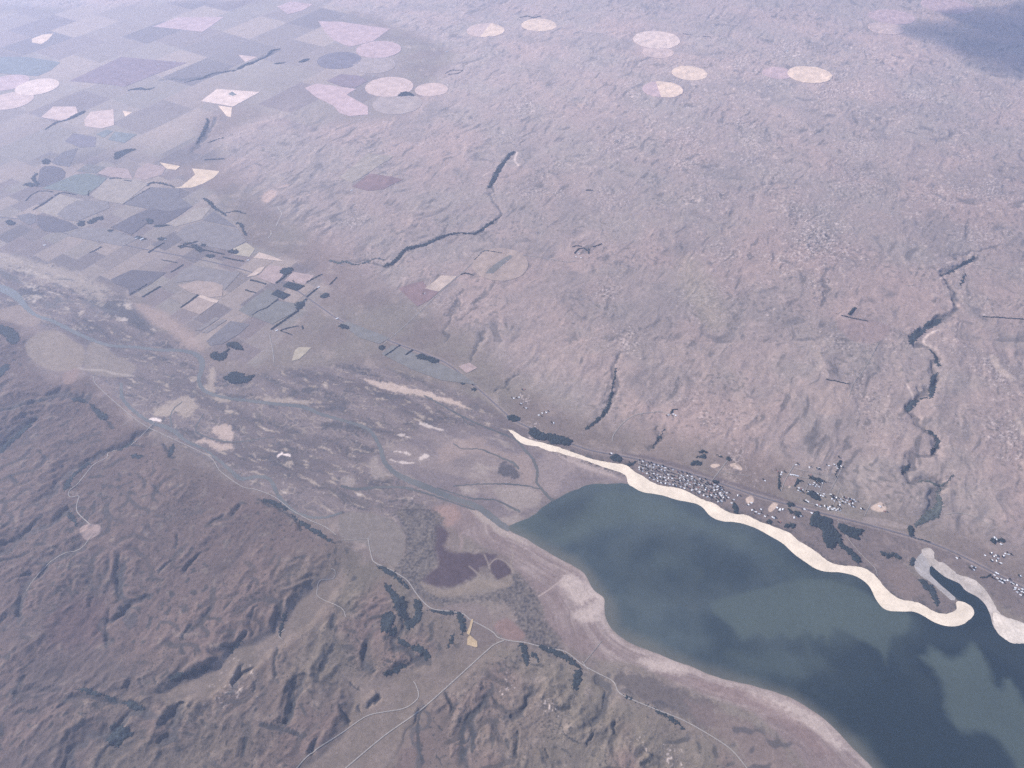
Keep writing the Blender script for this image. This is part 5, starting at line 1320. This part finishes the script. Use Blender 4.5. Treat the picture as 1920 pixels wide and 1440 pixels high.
# groves
for p, lab, h in [
 ([(79,301),(88,298),(95,303),(90,308),(80,307)], 'dark grove above the rounded dark field', 13), ([(10,415),(20,413),(30,420),(18,422)], 'dark grove at the left edge by the highway', 12),
 ([(145,420),(150,415),(158,414),(158,423),(148,424)], 'left part grove of the two grove farm', 12), ([(163,419),(170,412),(182,407),(193,406),(193,412),(184,412),(178,418)], 'long curved grove of the two grove farm', 13),
 ([(202,432),(208,430),(213,433),(206,436)], 'small oval grove beside the lane junction', 11), ([(251,445),(260,443),(270,446),(273,449),(258,448)], 'grove behind the white barns', 11),
 ([(230,439),(236,441),(248,443)], 'hedge loop left of the white barns', 8), ([(296,447),(302,445),(311,447),(308,450),(298,450)], 'oval grove right of the white barns', 12),
 ([(272,411),(280,410),(290,414),(284,420),(275,417)], 'grove inside the dark slate field', 12), ([(288,424),(300,421),(320,422),(298,426)], 'hedge on the lower rim of the dark slate field', 10),
 ([(334,462),(342,459),(350,462),(340,465)], 'left head of the twin groves', 13), ([(343,457),(355,455),(372,452),(365,456),(350,459)], 'upper arm of the twin groves', 12),
 ([(358,460),(366,458),(374,463),(384,470),(374,473),(366,467)], 'lower body of the twin groves', 13), ([(376,460),(384,457),(389,461),(382,462)], 'small arc grove right of the twin groves', 10),
 ([(427,471),(436,468),(449,472),(443,476),(432,474)], 'tear shaped grove inside the pale olive wedge', 14), ([(384,480),(395,477),(404,480),(395,483)], 'ragged grove below the long belt', 9),
 ([(395,665),(405,660),(412,664),(420,659),(431,654),(425,662),(425,671),(416,676),(403,675),(395,670)], 'round dark wood near the river bend', 17), ([(423,647),(433,641),(448,644),(455,652),(456,658),(444,655),(430,650)], 'wedge dark wood above the round one', 17),
 ([(418,708),(428,703),(437,697),(455,700),(460,707),(468,704),(478,704),(466,716),(455,718),(440,720),(425,714)], 'ragged dark wood on the river flats', 15),
 ([(525,507),(535,502),(550,503),(545,512),(535,516),(526,512)], 'bushy grove at the top of the thick belt', 12), ([(555,568),(566,565),(572,572),(562,580),(555,578)], 'dense grove by the farmyard', 13),
 ([(600,555),(612,549),(617,556),(605,560)], 'grove right of the farmyard', 11), ([(634,612),(642,608),(652,611),(655,617),(644,616)], 'curved grove at the head of the highway strip paddock', 14),
 ([(709,650),(716,647),(724,652),(714,656)], 'grove at the foot of the straight pale road', 13), ([(780,667),(792,664),(802,668),(815,672),(823,678),(812,682),(800,676),(788,674)], 'dark wood on the highway below the cross belts', 15),
 ([(863,718),(870,717),(870,721),(864,721)], 'tiny grove left of the pair beside the highway', 9), ([(884,729),(892,727),(894,732),(886,732)], 'tiny grove right of the pair beside the highway', 9),
 ([(745,181),(752,174),(762,172),(770,174),(777,180),(765,180)], 'dark clump between the three pale discs', 14), ([(430,178),(437,175),(442,178)], 'clump inside the green corner patch', 8),
 ([(512,120),(520,118),(534,117),(525,120)], 'far grove left of the slate disc', 10), ([(560,117),(570,111),(582,110),(572,116)], 'far grove beside the slate disc', 10),
 ([(215,288),(225,283),(240,279),(256,280),(240,287),(225,296),(215,299)], 'streak of scrubby trees on the low rise', 9),



 ]:
    grove(p, lab, h)
stand([(508,552),(520,543),(545,553),(531,562)], 16, 'lower one of two square dark plantation blocks', sm=False, rag=3)
stand([(530,537),(541,528),(572,536),(556,546)], 16, 'upper one of two square dark plantation blocks', sm=False, rag=3)
# scrub on the southern hillsides
SH = 'dark scrub on the southern hills'
for p, lab, h in [
 ([(721,1092),(733,1100),(741,1110),(748,1118),(757,1120),(763,1132),(760,1145),(768,1160),(757,1163),(745,1150),(740,1135),(733,1118),(723,1105)], 'jagged dark scrub down the left side of the lake road bluff', 8),
 ([(777,1127),(784,1125),(791,1135),(790,1158),(782,1168),(772,1178),(762,1178),(758,1165),(770,1162),(778,1150)], 'dark scrub crescent right of the pale bluff knoll', 8),
 ([(713,1172),(722,1150),(734,1147),(742,1155),(736,1168),(731,1182),(722,1187)], 'darkest scrub block at the foot of the bluff', 9),
 ([(730,1180),(740,1175),(745,1185),(738,1194),(730,1190)], 'small scrub patch under the darkest block', 7),
 ([(745,1196),(770,1208),(790,1210),(800,1220),(807,1232),(800,1238),(790,1228),(770,1216),(750,1206)], 'scrub strand below the pale bluff knoll', 7),
 ([(720,1262),(735,1254),(755,1245),(760,1250),(742,1262),(725,1266)], 'scrub along the foot of the ridge above the straight track', 7),
 ([(855,1150),(866,1150),(872,1160),(873,1180),(867,1192),(863,1176),(858,1162)], 'dark scrub bank left of the straw coloured strips', 8),
 ([(845,1195),(851,1188),(850,1202),(842,1215),(836,1213)], 'small dark scrub spur left of the straw coloured block', 7),
 ([(705,1063),(718,1063),(732,1070),(748,1082),(762,1096),(766,1104),(756,1098),(742,1085),(725,1075)], 'dark willows between road and sedge', 8),
 ([(801,1142),(815,1145),(840,1144),(858,1150),(845,1152),(820,1150)], 'dark hedge of scrub under the road bluff', 7),
 ([(972,1206),(985,1208),(990,1222),(994,1235),(988,1250),(982,1240),(978,1222)], 'scrub gully below the road fork', 7),
 ([(995,1222),(1008,1228),(1010,1240),(1002,1234)], 'small scrub spur right of the road fork gully', 6),
 ([(1000,1208),(1030,1214),(1060,1225),(1080,1240),(1090,1252),(1078,1250),(1055,1235),(1025,1222)], 'long dark scrub under the lake road', 7),
 ([(1075,1262),(1085,1255),(1092,1262),(1088,1278),(1080,1292),(1070,1290),(1076,1276)], 'dark scrub cleft beside the lake road', 8),
 ([(1165,1302),(1178,1305),(1194,1313),(1185,1314)], 'short dark hedge on the lower lake road', 6),
 ([(1207,1321),(1225,1328),(1250,1340),(1275,1356),(1282,1366),(1262,1354),(1235,1338)], 'long dark hedge on the lower lake road', 7),
 ([(205,1362),(222,1358),(250,1370),(246,1380),(235,1385),(222,1400),(212,1398),(203,1390),(208,1376)], 'round dark wood at the foot of the lower left hills', 9),
 ([(143,1292),(170,1293),(198,1302),(213,1308),(220,1315),(210,1318),(190,1306),(160,1300)], 'dark scrub ridge in the lower left', 7),
 ([(229,1315),(245,1313),(262,1322),(272,1330),(258,1332),(240,1325)], 'dark scrub right of the lower left ridge', 7),
 ([(523,1190),(527,1165),(535,1145),(538,1150),(532,1172),(527,1188)], 'dark scrub strip at the edge of the dry valley', 6),
 ([(430,1220),(445,1206),(455,1204),(440,1218),(432,1225)], 'dark scrub at the lip of the dry valley', 6),
 ([(315,1270),(335,1262),(365,1256),(390,1248),(396,1254),(365,1264),(335,1275),(318,1280)], 'dark scrub along the upper lip of the dry valley', 6),
 ([(545,963),(552,967),(575,982),(600,997),(628,1018),(620,1016),(590,1000),(560,980)], 'long dark hedge beside the river road', 7),
 ([(490,938),(505,937),(525,943),(540,953),(535,957),(515,948)], 'dark scrub on the knoll above the river road', 6),
 ([(-20,608),(5,610),(24,617),(36,630),(35,640),(24,646),(14,641),(12,632),(-2,625),(-20,622)], 'dark scrub hollow cut by the left edge', 7),
 ([(0,690),(12,682),(18,690),(8,700),(0,708),(-15,705)], 'small dark scrub cut by the left edge', 6),
 ([(134,747),(150,746),(164,754),(152,753),(138,752)], 'dark scrub arc on the left hills', 6),
 ([(170,757),(185,768),(203,780),(195,788),(180,778)], 'dark comb like scrub on the left hills', 6),
 ([(120,915),(128,898),(138,888),(152,876),(166,866),(168,872),(150,884),(138,896),(130,912),(122,920)], 'dark scrub gully beside the left hill lane', 7),
 ([(222,842),(238,833),(250,826),(248,832),(232,842),(222,846)], 'short dark scrub gully at the head of the hill lane', 6),
 ([(0,842),(15,828),(35,810),(58,792),(62,796),(42,814),(22,832),(5,848),(-15,860)], 'long dark slanting scrub gully on the left hills', 7),
 ([(127,962),(135,963),(145,980),(143,985),(133,975)], 'dark scrub bluff left of the gravel pan', 6),
 ([(245,855),(256,850),(258,856),(268,852),(268,858),(250,860)], 'dark scrub fringe under the hill lane spur', 5),
 ([(315,848),(324,833),(327,838),(323,852),(318,858)], 'small dark scrub clump above the river road', 5)]:
    stand(p, h, lab, 'scrub_thicket', 'scrub', BUSH, 8, 18, SH)

# ------------------------------------------------------------------ single trees and houses
def tree_mesh(seed):
    r = np.random.default_rng(seed); V = []; F = []; FM = []
    def tube(p, q, r0, r1):
        b = len(V)
        for c, rr in ((p, r0), (q, r1)):
            for k in range(6): V.append((c[0] + rr * math.cos(k * 1.047), c[1] + rr * math.sin(k * 1.047), c[2]))
        for k in range(6): F.append((b + k, b + (k + 1) % 6, b + 6 + (k + 1) % 6, b + 6 + k)); FM.append(0)
    tube((0, 0, -1), (0.3, .2, 6), .55, .35)
    for k in range(4):
        a = k * 1.57 + r.uniform(-.4, .4); tube((.2, .1, 3.5 + k * .6), (2.6 * math.cos(a), 2.6 * math.sin(a), 6.5 + k * .6), .25, .1)
    for k in range(230):        # leaf clumps through the crown
        d = r.normal(size=3); d /= np.linalg.norm(d); rad = r.uniform(.45, 1.0) ** .6
        c = np.array([5.2 * d[0] * rad, 5.2 * d[1] * rad, 8.2 + 5.0 * d[2] * rad]); c += .8 * np.sin(d * 5 + seed)
        n = d + r.normal(0, .5, 3); n /= np.linalg.norm(n)
        a = np.cross(n, r.normal(size=3)); a /= np.linalg.norm(a); b2 = np.cross(n, a); s = r.uniform(.8, 1.7); b = len(V)
        for q in ((-1, -.6), (.2, -1), (1, .3), (-.1, 1)): V.append(tuple(c + s * (a * q[0] + b2 * q[1])))
        F.append((b, b + 1, b + 2, b + 3)); FM.append(1)
    me = bpy.data.meshes.new('tree'); me.from_pydata(V, [], F); me.polygons.foreach_set('material_index', FM); me.update()
    return me
TRUNK = plain('bark', (.09, .075, .065))
TREES = []
for k in range(4):
    m_ = tree_mesh(k); m_.materials.append(TRUNK); m_.materials.append(PINE if k < 2 else WILLOW); TREES.append(m_)

def house_mesh(kind, wall, roof):
    """gabled house with eaves, chimney, door and windows; kind 0 plain, 1 with a cross wing, 2 long shed, 3 lean-to"""
    V = []; F = []; M = []
    def box(x0, x1, y0, y1, z0, z1, m):
        b = len(V); V.extend([(x, y, z) for z in (z0, z1) for x, y in ((x0, y0), (x1, y0), (x1, y1), (x0, y1))])
        for q in ((0, 1, 5, 4), (1, 2, 6, 5), (2, 3, 7, 6), (3, 0, 4, 7), (4, 5, 6, 7)): F.append(tuple(b + i for i in q)); M.append(m)
    def gable(x0, x1, y0, y1, z, rise, o=.7):
        b = len(V); ym = (y0 + y1) / 2
        V.extend([(x0, y0, z), (x1, y0, z), (x1, y1, z), (x0, y1, z), (x0, ym, z + rise), (x1, ym, z + rise)])
        F.extend([(b, b + 4, b + 3), (b + 1, b + 2, b + 5)]); M.extend([0, 0])
        b = len(V); k = o * rise / ((y1 - y0) / 2); t = .25
        V.extend([(x0 - o, y0 - o, z - k + t), (x1 + o, y0 - o, z - k + t), (x1 + o, ym, z + rise + t), (x0 - o, ym, z + rise + t), (x1 + o, y1 + o, z - k + t), (x0 - o, y1 + o, z - k + t)])
        F.extend([(b, b + 1, b + 2, b + 3), (b + 3, b + 2, b + 4, b + 5)]); M.extend([1, 1])
    if kind == 2:
        box(-14, 14, -6, 6, -1, 4.6, 0); gable(-14, 14, -6, 6, 4.6, 2.2)
        for x in (-9, 0, 9): box(x - 2, x + 2, -6.06, -6.0, -.9, 3.6, 2)
    else:
        L, D = ((9.5, 5.2), (9.0, 5.0), (0, 0), (8.0, 4.6))[kind]
        box(-L, L, -D, D, -1, 3.0, 0); gable(-L, L, -D, D, 3.0, 2.3)
        if kind == 1:
            box(2, 8, -11, -D, -1, 2.8, 0); b = len(V)
            V.extend([(1.4, -11.7, 2.8), (5, -11.7, 4.9), (8.6, -11.7, 2.8), (1.4, -1, 2.8), (5, -1, 4.9), (8.6, -1, 2.8)])
            F.extend([(b, b + 1, b + 4, b + 3), (b + 1, b + 2, b + 5, b + 4)]); M.extend([1, 1])
        if kind == 3:
            b = len(V); V.extend([(-L, D + 4.5, 2.1), (L * .5, D + 4.5, 2.1), (L * .5, D - .2, 3.3), (-L, D - .2, 3.3)]); F.append((b, b + 1, b + 2, b + 3)); M.append(1); box(-L + .2, L * .5 - .2, D, D + 4.2, -1, 2.0, 0)
        box(-4.5, -3.5, .6, 1.6, 3.2, 6.4, 0)
        for x in (-6.3, -2.4, 3.0): box(x - .9, x + .9, -D - .05, -D, .9, 2.1, 2)
        box(-.1, .9, -D - .05, -D, -.9, 2.1, 2)
    me = bpy.data.meshes.new('house'); me.from_pydata(V, [], F); me.polygons.foreach_set('material_index', M); me.update()
    for m_ in (wall, roof, GLASS): me.materials.append(m_)
    return me
GLASS, _t, _b = material('window_glass', .12, .5); _b.inputs['Base Color'].default_value = (.05, .06, .07, 1)
WALLS = [plain('weatherboard', (.62, .60, .56), ((3, .9, 1.1),)), plain('brick_wall', (.30, .20, .16), ((3, .9, 1.1),))]
ROOFS = {'white': plain('white_iron', (.78, .77, .76), ((4, .94, 1.04),), .45, .4), 'pale grey': plain('grey_iron', (.52, .53, .56), ((4, .9, 1.08),), .5, .4),
         'dark grey': plain('dark_tile', (.10, .10, .115), ((3, .8, 1.2),), .8, .2), 'reddish': plain('red_tile', (.26, .13, .11), ((3, .8, 1.2),), .8, .2)}
HOUSES = {}
def house_at(p, colr, kind, yaw, label, group, s=1.0, name='house'):
    key = (kind, colr, kind % 2)
    if key not in HOUSES: HOUSES[key] = house_mesh(kind, WALLS[kind % 2], ROOFS[colr])
    g = G(p); o = bpy.data.objects.new(name, HOUSES[key]); COL.objects.link(o)
    o.location = (g[0], g[1], float(HEIGHT(g[0], g[1]))); o.rotation_euler = (0, 0, yaw); o.scale = (s, s, s)
    return tag(o, label, 'house' if name == 'house' else 'shed', 'thing', group)
ORD = 'first second third fourth fifth sixth seventh eighth ninth tenth eleventh twelfth thirteenth fourteenth fifteenth sixteenth seventeenth eighteenth nineteenth twentieth'.split()
hw = G([(1195, 862), (1400, 922)]); HYAW = math.atan2(hw[1][1] - hw[0][1], hw[1][0] - hw[0][0])
def pick_roof():
    return rng.choice(['white', 'pale grey', 'dark grey', 'reddish'], p=[.36, .38, .17, .09])
# the lakeside town: six streets between highway and beach
back = np.array([(1197,862),(1222,868),(1247,876),(1273,885),(1297,892),(1325,901),(1345,910),(1358,922)], float)
front = np.array([(1200,886),(1220,898),(1238,907),(1262,911),(1284,916),(1306,926),(1330,934),(1352,946)], float)
TOWN_TREES = []
rowname = ['along the highway', 'in second row off highway', 'in third row off highway', 'in third row off beach', 'in second row off beach', 'beside the beach']
for r_ in range(6):
    L = back + (front - back) * (r_ + .25) / 5.6
    Q = resample(L, 7.4, False); slots = []
    for q in Q:
        u_ = rng.random()
        if u_ < .84: slots.append(q + rng.normal(0, .7, 2))
        if u_ > .12: TOWN_TREES.append(q + (rng.uniform(1.5, 5), rng.uniform(-2.2, 2.2)))
    for n_, q in enumerate(slots[:20]):
        c_ = pick_roof()
        house_at(q, c_, int(rng.choice([0, 1, 3])), HYAW + rng.normal(0, .12) + (math.pi / 2 if rng.random() < .25 else 0),
                 f'{c_} roofed house, {ORD[n_]} from upstream, {rowname[r_]} of lakeside town', 'houses of the lakeside town', 1.0)
for r_ in range(1, 6):
    road([tuple(q) for q in back + (front - back) * (r_ - .25) / 5.6], 10, GRAVEL, 'town_street')
for n_ in range(len(back)): road([tuple(back[n_]), tuple(front[n_])], 9, GRAVEL, 'town_street', False)
for a_, b_ in [((1491, 893), (1562, 905)), ((1494, 913), (1600, 940)), ((1500, 938), (1590, 965)), ((1519, 898), (1508, 925)), ((1545, 900), (1533, 935)), ((1575, 915), (1562, 948))]: road([a_, b_], 8, GRAVEL, 'town_street', False)
def cluster(pts, sc, ox, oy, where, group, s=1.0, trees=.8):
    P = sorted([(ox + a / sc, oy + b / sc) for a, b in pts])
    for n_, q in enumerate(P):
        c_ = rng.choice(['white', 'pale grey', 'reddish'], p=[.7, .24, .06])
        house_at(q, c_, int(rng.choice([0, 1, 3])), HYAW + rng.normal(0, .15) + (math.pi / 2 if rng.random() < .3 else 0),
                 f'{c_} roofed house, {ORD[n_ % 20]} from left {where}' if len(P) > 1 else f'{c_} roofed house {where}', group, s)
        if rng.random() < trees: TOWN_TREES.append((q[0] + rng.uniform(2.5, 5) * rng.choice([-1, 1]), q[1] + rng.uniform(-2.5, 2.5)))
IG = 'houses of the inland blocks'
cluster([(1320,640),(1335,655),(1385,660),(1415,680),(1475,700),(1450,740),(1330,715),(1395,625),(1360,680),(1290,560),(1325,565),(1240,540),(1205,520),(1520,655)], 6, 1130, 820, 'in the block at the beach end of town', 'houses of the beach end block')
cluster([(555,190),(705,220),(800,235),(815,228)], 6, 1400, 840, 'in the sparse top row of the inland blocks', IG)
cluster([(925,200),(985,185),(1010,205),(1040,190),(1062,205),(1022,230)], 6, 1400, 840, 'in the topmost corner block inland', IG)
cluster([(350,265),(395,275),(385,298),(205,370)], 6, 1400, 840, 'in the isolated group left of the inland lane', IG)
cluster([(495,300),(522,302),(550,308),(575,316)], 6, 1400, 840, 'in the short terrace above the bare rectangle', IG, 1.1, .2)
cluster([(722,302),(745,345),(775,355),(812,345),(790,372),(832,368),(848,392),(760,395),(747,412),(785,418),(812,436),(770,432),(710,410)], 6, 1400, 840, 'in the middle inland block', IG)
cluster([(585,450),(610,458),(602,485),(632,472),(578,478)], 6, 1400, 840, 'in the corner block beside the inland lane', IG)
cluster([(695,492),(722,500),(760,505),(797,512),(832,535),(858,542),(868,520),(740,525),(770,535)], 6, 1400, 840, 'in the front inland block, lane half', IG)
cluster([(945,522),(975,532),(985,558),(1012,560),(1060,578),(1090,550),(960,575),(985,598),(1045,610),(1050,640)], 6, 1400, 840, 'in the front inland block, middle part', IG)
cluster([(1120,562),(1146,570),(1172,575),(1205,582),(1225,602),(1078,600),(1110,612),(1152,630),(1176,650),(1198,662),(1130,592),(1165,602),(1195,622)], 6, 1400, 840, 'in the front inland block, far end', IG)
cluster([(670,592),(692,606),(815,640),(826,660),(790,640)], 6, 1400, 840, 'in the left group above the highway', IG, 1.1)
cluster([(880,655),(912,670),(940,664),(985,680),(1010,702),(1050,702),(915,688),(962,690),(1030,688)], 6, 1400, 840, 'in the right group above the highway', IG, 1.1)
cluster([(1285,680)], 6, 1400, 840, 'alone right of the inland blocks', IG)
cluster([(1505,660),(1550,710),(1490,655)], 6, 1400, 840, 'in the sandy yard right of the inland blocks', IG)
cluster([(20,640),(52,615),(60,700),(102,720),(205,770),(140,740),(245,830),(160,692)], 6, 1400, 840, 'between beach and sandy yard', 'houses near the sandy yard', 1.1)
cluster([(380,690),(407,692),(370,702),(290,780),(312,790),(375,830),(535,785),(605,762),(650,690),(730,730),(340,670)], 6, 1400, 840, 'between sandy yard and boot shaped wood', 'houses near the sandy yard', 1.15)
cluster([(1380,455),(1475,420),(1530,455),(1600,560),(1705,440),(1660,430),(1640,460),(1480,520),(1540,530),(1560,500),(1510,470)], 7.385, 1660, 980, 'in the far settlement above the highway', 'houses of the far settlement')
cluster([(1510,210),(1600,300),(1530,228)], 7.385, 1660, 980, 'at the farmyard with two dark blocks', 'houses of the far settlement', 1.2, .1)
cluster([(990,490),(1240,620),(1200,605),(1180,640),(1222,652)], 7.385, 1660, 980, 'below the highway by the inlet', 'houses of the far settlement')
cluster([(1530,690),(1555,705),(1510,728),(1550,770),(1585,812),(1620,832),(1650,800),(1605,782),(1690,800)], 7.385, 1660, 980, 'in the left half of the far highway row', 'houses of the far highway row')
cluster([(1740,830),(1772,845),(1825,865),(1800,902),(1850,930),(1882,950),(1822,962),(1895,920),(1910,965),(1870,1000),(1790,922),(1875,740)], 7.385, 1660, 980, 'in the right half of the far highway row', 'houses of the far highway row')
cluster([(970,800),(1000,795),(1012,830),(1040,856),(1030,750)], 3, 640, 480, 'at the rocky farm above the highway', 'scattered farm houses', 1.1, .7)
cluster([(1130,885),(1152,880),(1110,895),(1195,940)], 3, 640, 480, 'at the farm left of the tree lined gully', 'scattered farm houses', 1.1, .7)
cluster([(1840,895),(1868,890),(1880,898)], 3, 640, 480, 'at the lane end farm', 'scattered farm houses', 1.1, .6)
cluster([(1320,5),(1338,-12),(1348,10),(1330,-20)], 3, 640, 480, 'at the plateau homestead', 'scattered farm houses', 1.2, .3)
cluster([(470,210),(450,245),(935,910),(990,920)], 3, 640, 480, 'of the four along the highway upstream', 'scattered farm houses', 1.1, .6)
cluster([(1520,1110),(1545,1120)], 3, 640, 480, 'at the upstream end of the lakeside town', 'scattered farm houses', 1.1, .6)
def shed(p, yaw, lab, s):
    g = G(p); r = bpy.data.objects.new('farm_shed', None); COL.objects.link(r)
    r.location = (g[0], g[1], float(HEIGHT(g[0], g[1]))); r.rotation_euler = (0, 0, yaw); r.scale = (s, s, s)
    tag(r, lab, 'shed', 'thing', 'farm sheds')
    for nm, me_ in SHED:
        c = bpy.data.objects.new(nm, me_); COL.objects.link(c); c.parent = r
def shed_parts():
    def mk(nm, V, F, m):
        me_ = bpy.data.meshes.new(nm); me_.from_pydata(V, [], F); me_.update(); me_.materials.append(m); return (nm, me_)
    V = [(x, y, z) for z in (-1, 4.6) for x, y in ((-14, -6), (14, -6), (14, 6), (-14, 6))] + [(-14, 0, 6.8), (14, 0, 6.8)]
    walls = mk('walls', V, [(0, 1, 5, 4), (1, 2, 6, 9, 5), (2, 3, 7, 6), (3, 0, 4, 8, 7)], WALLS[0])
    roof = mk('roof', [(-14.7, -6.7, 4.6), (14.7, -6.7, 4.6), (14.7, 0, 7.05), (-14.7, 0, 7.05), (14.7, 6.7, 4.6), (-14.7, 6.7, 4.6)], [(0, 1, 2, 3), (3, 2, 4, 5)], ROOFS['white'])
    out = [walls, roof]
    for x in (-8, 4): out.append(mk('door', [(x, -6.06, -.9), (x + 4, -6.06, -.9), (x + 4, -6.06, 3.6), (x, -6.06, 3.6)], [(0, 1, 2, 3)], ROOFS['pale grey']))
    return out
SHED = shed_parts()
for p, lab, k, yaw, s in [((256.5,447), 'white roofed barn, left one of a pair by the farm grove', 2, .9, 1.3), ((266,449), 'large white roofed barn, right one of a pair by the farm grove', 2, .9, 1.9),
                       ((83.5,460), 'small white shed alone on the river terrace', 2, .2, 1.2), ((310,449), 'small white shed beside the oval grove', 2, .9, 1.0),
                       ((597,539), 'white roofed shed by the belt above the farmyard', 2, .6, 1.2), ((571,565.5), 'white roofed shed inside the farmyard trees', 2, .6, 1.2), ((519,620), 'white roofed shed at the head of the pale lane', 2, .6, 1.1),
                       ((632,597.5), 'white roofed shed above the highway strip paddock', 2, .6, 1.2), ((327,115.5), 'far white shed on the dusky mauve paddock edge', 2, .4, 1.6), ((298,121), 'far white shed left of another on the mauve paddock', 2, .4, 1.4),
                       ((28,132), 'far white shed on the blue green paddock', 2, .4, 1.4), ((838,97), 'far white shed in the open grassland', 2, .4, 1.9), ((700,142.5), 'far white shed by the pale discs', 2, .4, 1.4), ((465,488), 'white shed at the end of the dark parallel belt', 2, .6, 1.1),
                       ((1138,60), 'tiny far white shed left of the large cream disc', 2, .3, 1.5), ((1476,96), 'tiny far white shed above the double cream discs', 2, .3, 1.9), ((659,357), 'white shed at the left end of the reddish brown paddock', 2, .4, 1.2)]:
    shed(p, yaw, lab, s)
EDGE_TREES = []
for o in [o for o in COL.objects if o.get('category') in ('grove', 'wood')]:
    co_ = [o.location + v.co for v in o.data.vertices]
    for _ in range(2):
        q = co_[int(rng.integers(len(co_)))]; EDGE_TREES.append((q[0] + rng.normal(0, 22), q[1] + rng.normal(0, 22)))
rng.shuffle(EDGE_TREES); n_edge = 292 - len(TOWN_TREES)
EDGE_TREES = [q for q in EDGE_TREES if abs(q[0]) < half_width(q[1]) * .99 and q[1] < 13500][:max(0, n_edge)]
print('trees', len(TOWN_TREES), len(EDGE_TREES))
for q in EDGE_TREES:
    o = bpy.data.objects.new('tree', TREES[int(rng.integers(4))]); COL.objects.link(o)
    s = rng.uniform(1.0, 1.8); o.location = (q[0], q[1], float(HEIGHT(q[0], q[1]))); o.scale = (s, s, s); o.rotation_euler = (0, 0, rng.uniform(0, 6.28))
    tag(o, 'dark single tree standing at the ragged edge of a grove or belt', 'tree', 'thing', 'single trees beside groves and belts')
for q in TOWN_TREES:
    g = G(q); o = bpy.data.objects.new('tree', TREES[int(rng.integers(4))]); COL.objects.link(o)
    s = rng.uniform(.8, 1.5); o.location = (g[0], g[1], float(HEIGHT(g[0], g[1]))); o.scale = (s * 1.15, s * 1.15, s); o.rotation_euler = (0, 0, rng.uniform(0, 6.28))
    tag(o, 'dark single tree standing among the houses', 'tree', 'thing', 'single trees among the houses')

# ------------------------------------------------------------------ the cloud whose shadow lies on the far right, and the air
def cloud():
    base = G([(1990, 75)])[0]; hgt = 7200.0; run = hgt / math.tan(SUN_EL)
    c0 = np.array([base[0] + SUN_AZ[0] * run, base[1] + SUN_AZ[1] * run, hgt])
    n = 90; th = np.linspace(0, 2 * np.pi, n, endpoint=False); r = np.random.default_rng(8)
    rings = 14; V = []; F = []
    for k in range(rings + 1):
        ph = math.pi * k / rings
        for t in th:
            d = np.array([math.sin(ph) * math.cos(t), math.sin(ph) * math.sin(t), math.cos(ph)])
            w = 1 + .28 * float(pn(np.array([d[0] * 2.1 + 5]), np.array([d[1] * 2.1 + d[2]]), 240)[0]) + .16 * float(pn(np.array([d[0] * 5.3]), np.array([d[1] * 5.3 + d[2] * 2]), 241)[0])
            V.append((d[0] * CLOUD_R[0] * w, d[1] * CLOUD_R[1] * w, max(d[2], -.45) * 620 * w))
    for k in range(rings):
        for j in range(n):
            F.append((k * n + j, k * n + (j + 1) % n, (k + 1) * n + (j + 1) % n, (k + 1) * n + j))
    me = set_mesh('cloud', np.array(V), np.array(F)[:, ::-1])
    m = bpy.data.materials.new('cloud_vapour'); m.use_nodes = True; t = m.node_tree; t.nodes.remove(t.nodes['Principled BSDF'])
    pv = t.nodes.new('ShaderNodeVolumePrincipled'); pv.inputs['Color'].default_value = (.98, .98, 1, 1); pv.inputs['Density'].default_value = .0017
    t.links.new(pv.outputs[0], t.nodes['Material Output'].inputs['Volume'])
    o = link('cloud', me, m, kind='structure'); o.location = c0
CLOUD_R = (3000, 2300)
cloud()
x0 = 170000.0
V = np.array([(a, b, c) for c in (-60.0 - 400, ALT + 120) for a, b in ((-x0, -12000), (x0, -12000), (x0, 185000), (-x0, 185000))])
zmin = float(Z.min()) - 1.0; V[:4, 2] = zmin
me = bpy.data.meshes.new('haze'); me.from_pydata([tuple(v) for v in V], [], [(3, 2, 1, 0), (4, 5, 6, 7), (0, 1, 5, 4), (1, 2, 6, 5), (2, 3, 7, 6), (3, 0, 4, 7)]); me.update()
hm = bpy.data.materials.new('air'); hm.use_nodes = True
t = hm.node_tree; t.nodes.remove(t.nodes['Principled BSDF'])
pv = t.nodes.new('ShaderNodeVolumePrincipled'); pv.inputs['Color'].default_value = (*HAZE_COLOR, 1); pv.inputs['Density'].default_value = HAZE_DENSITY
pv.inputs['Anisotropy'].default_value = HAZE_G
t.links.new(pv.outputs[0], t.nodes['Material Output'].inputs['Volume'])
link('haze', me, hm, kind='stuff')
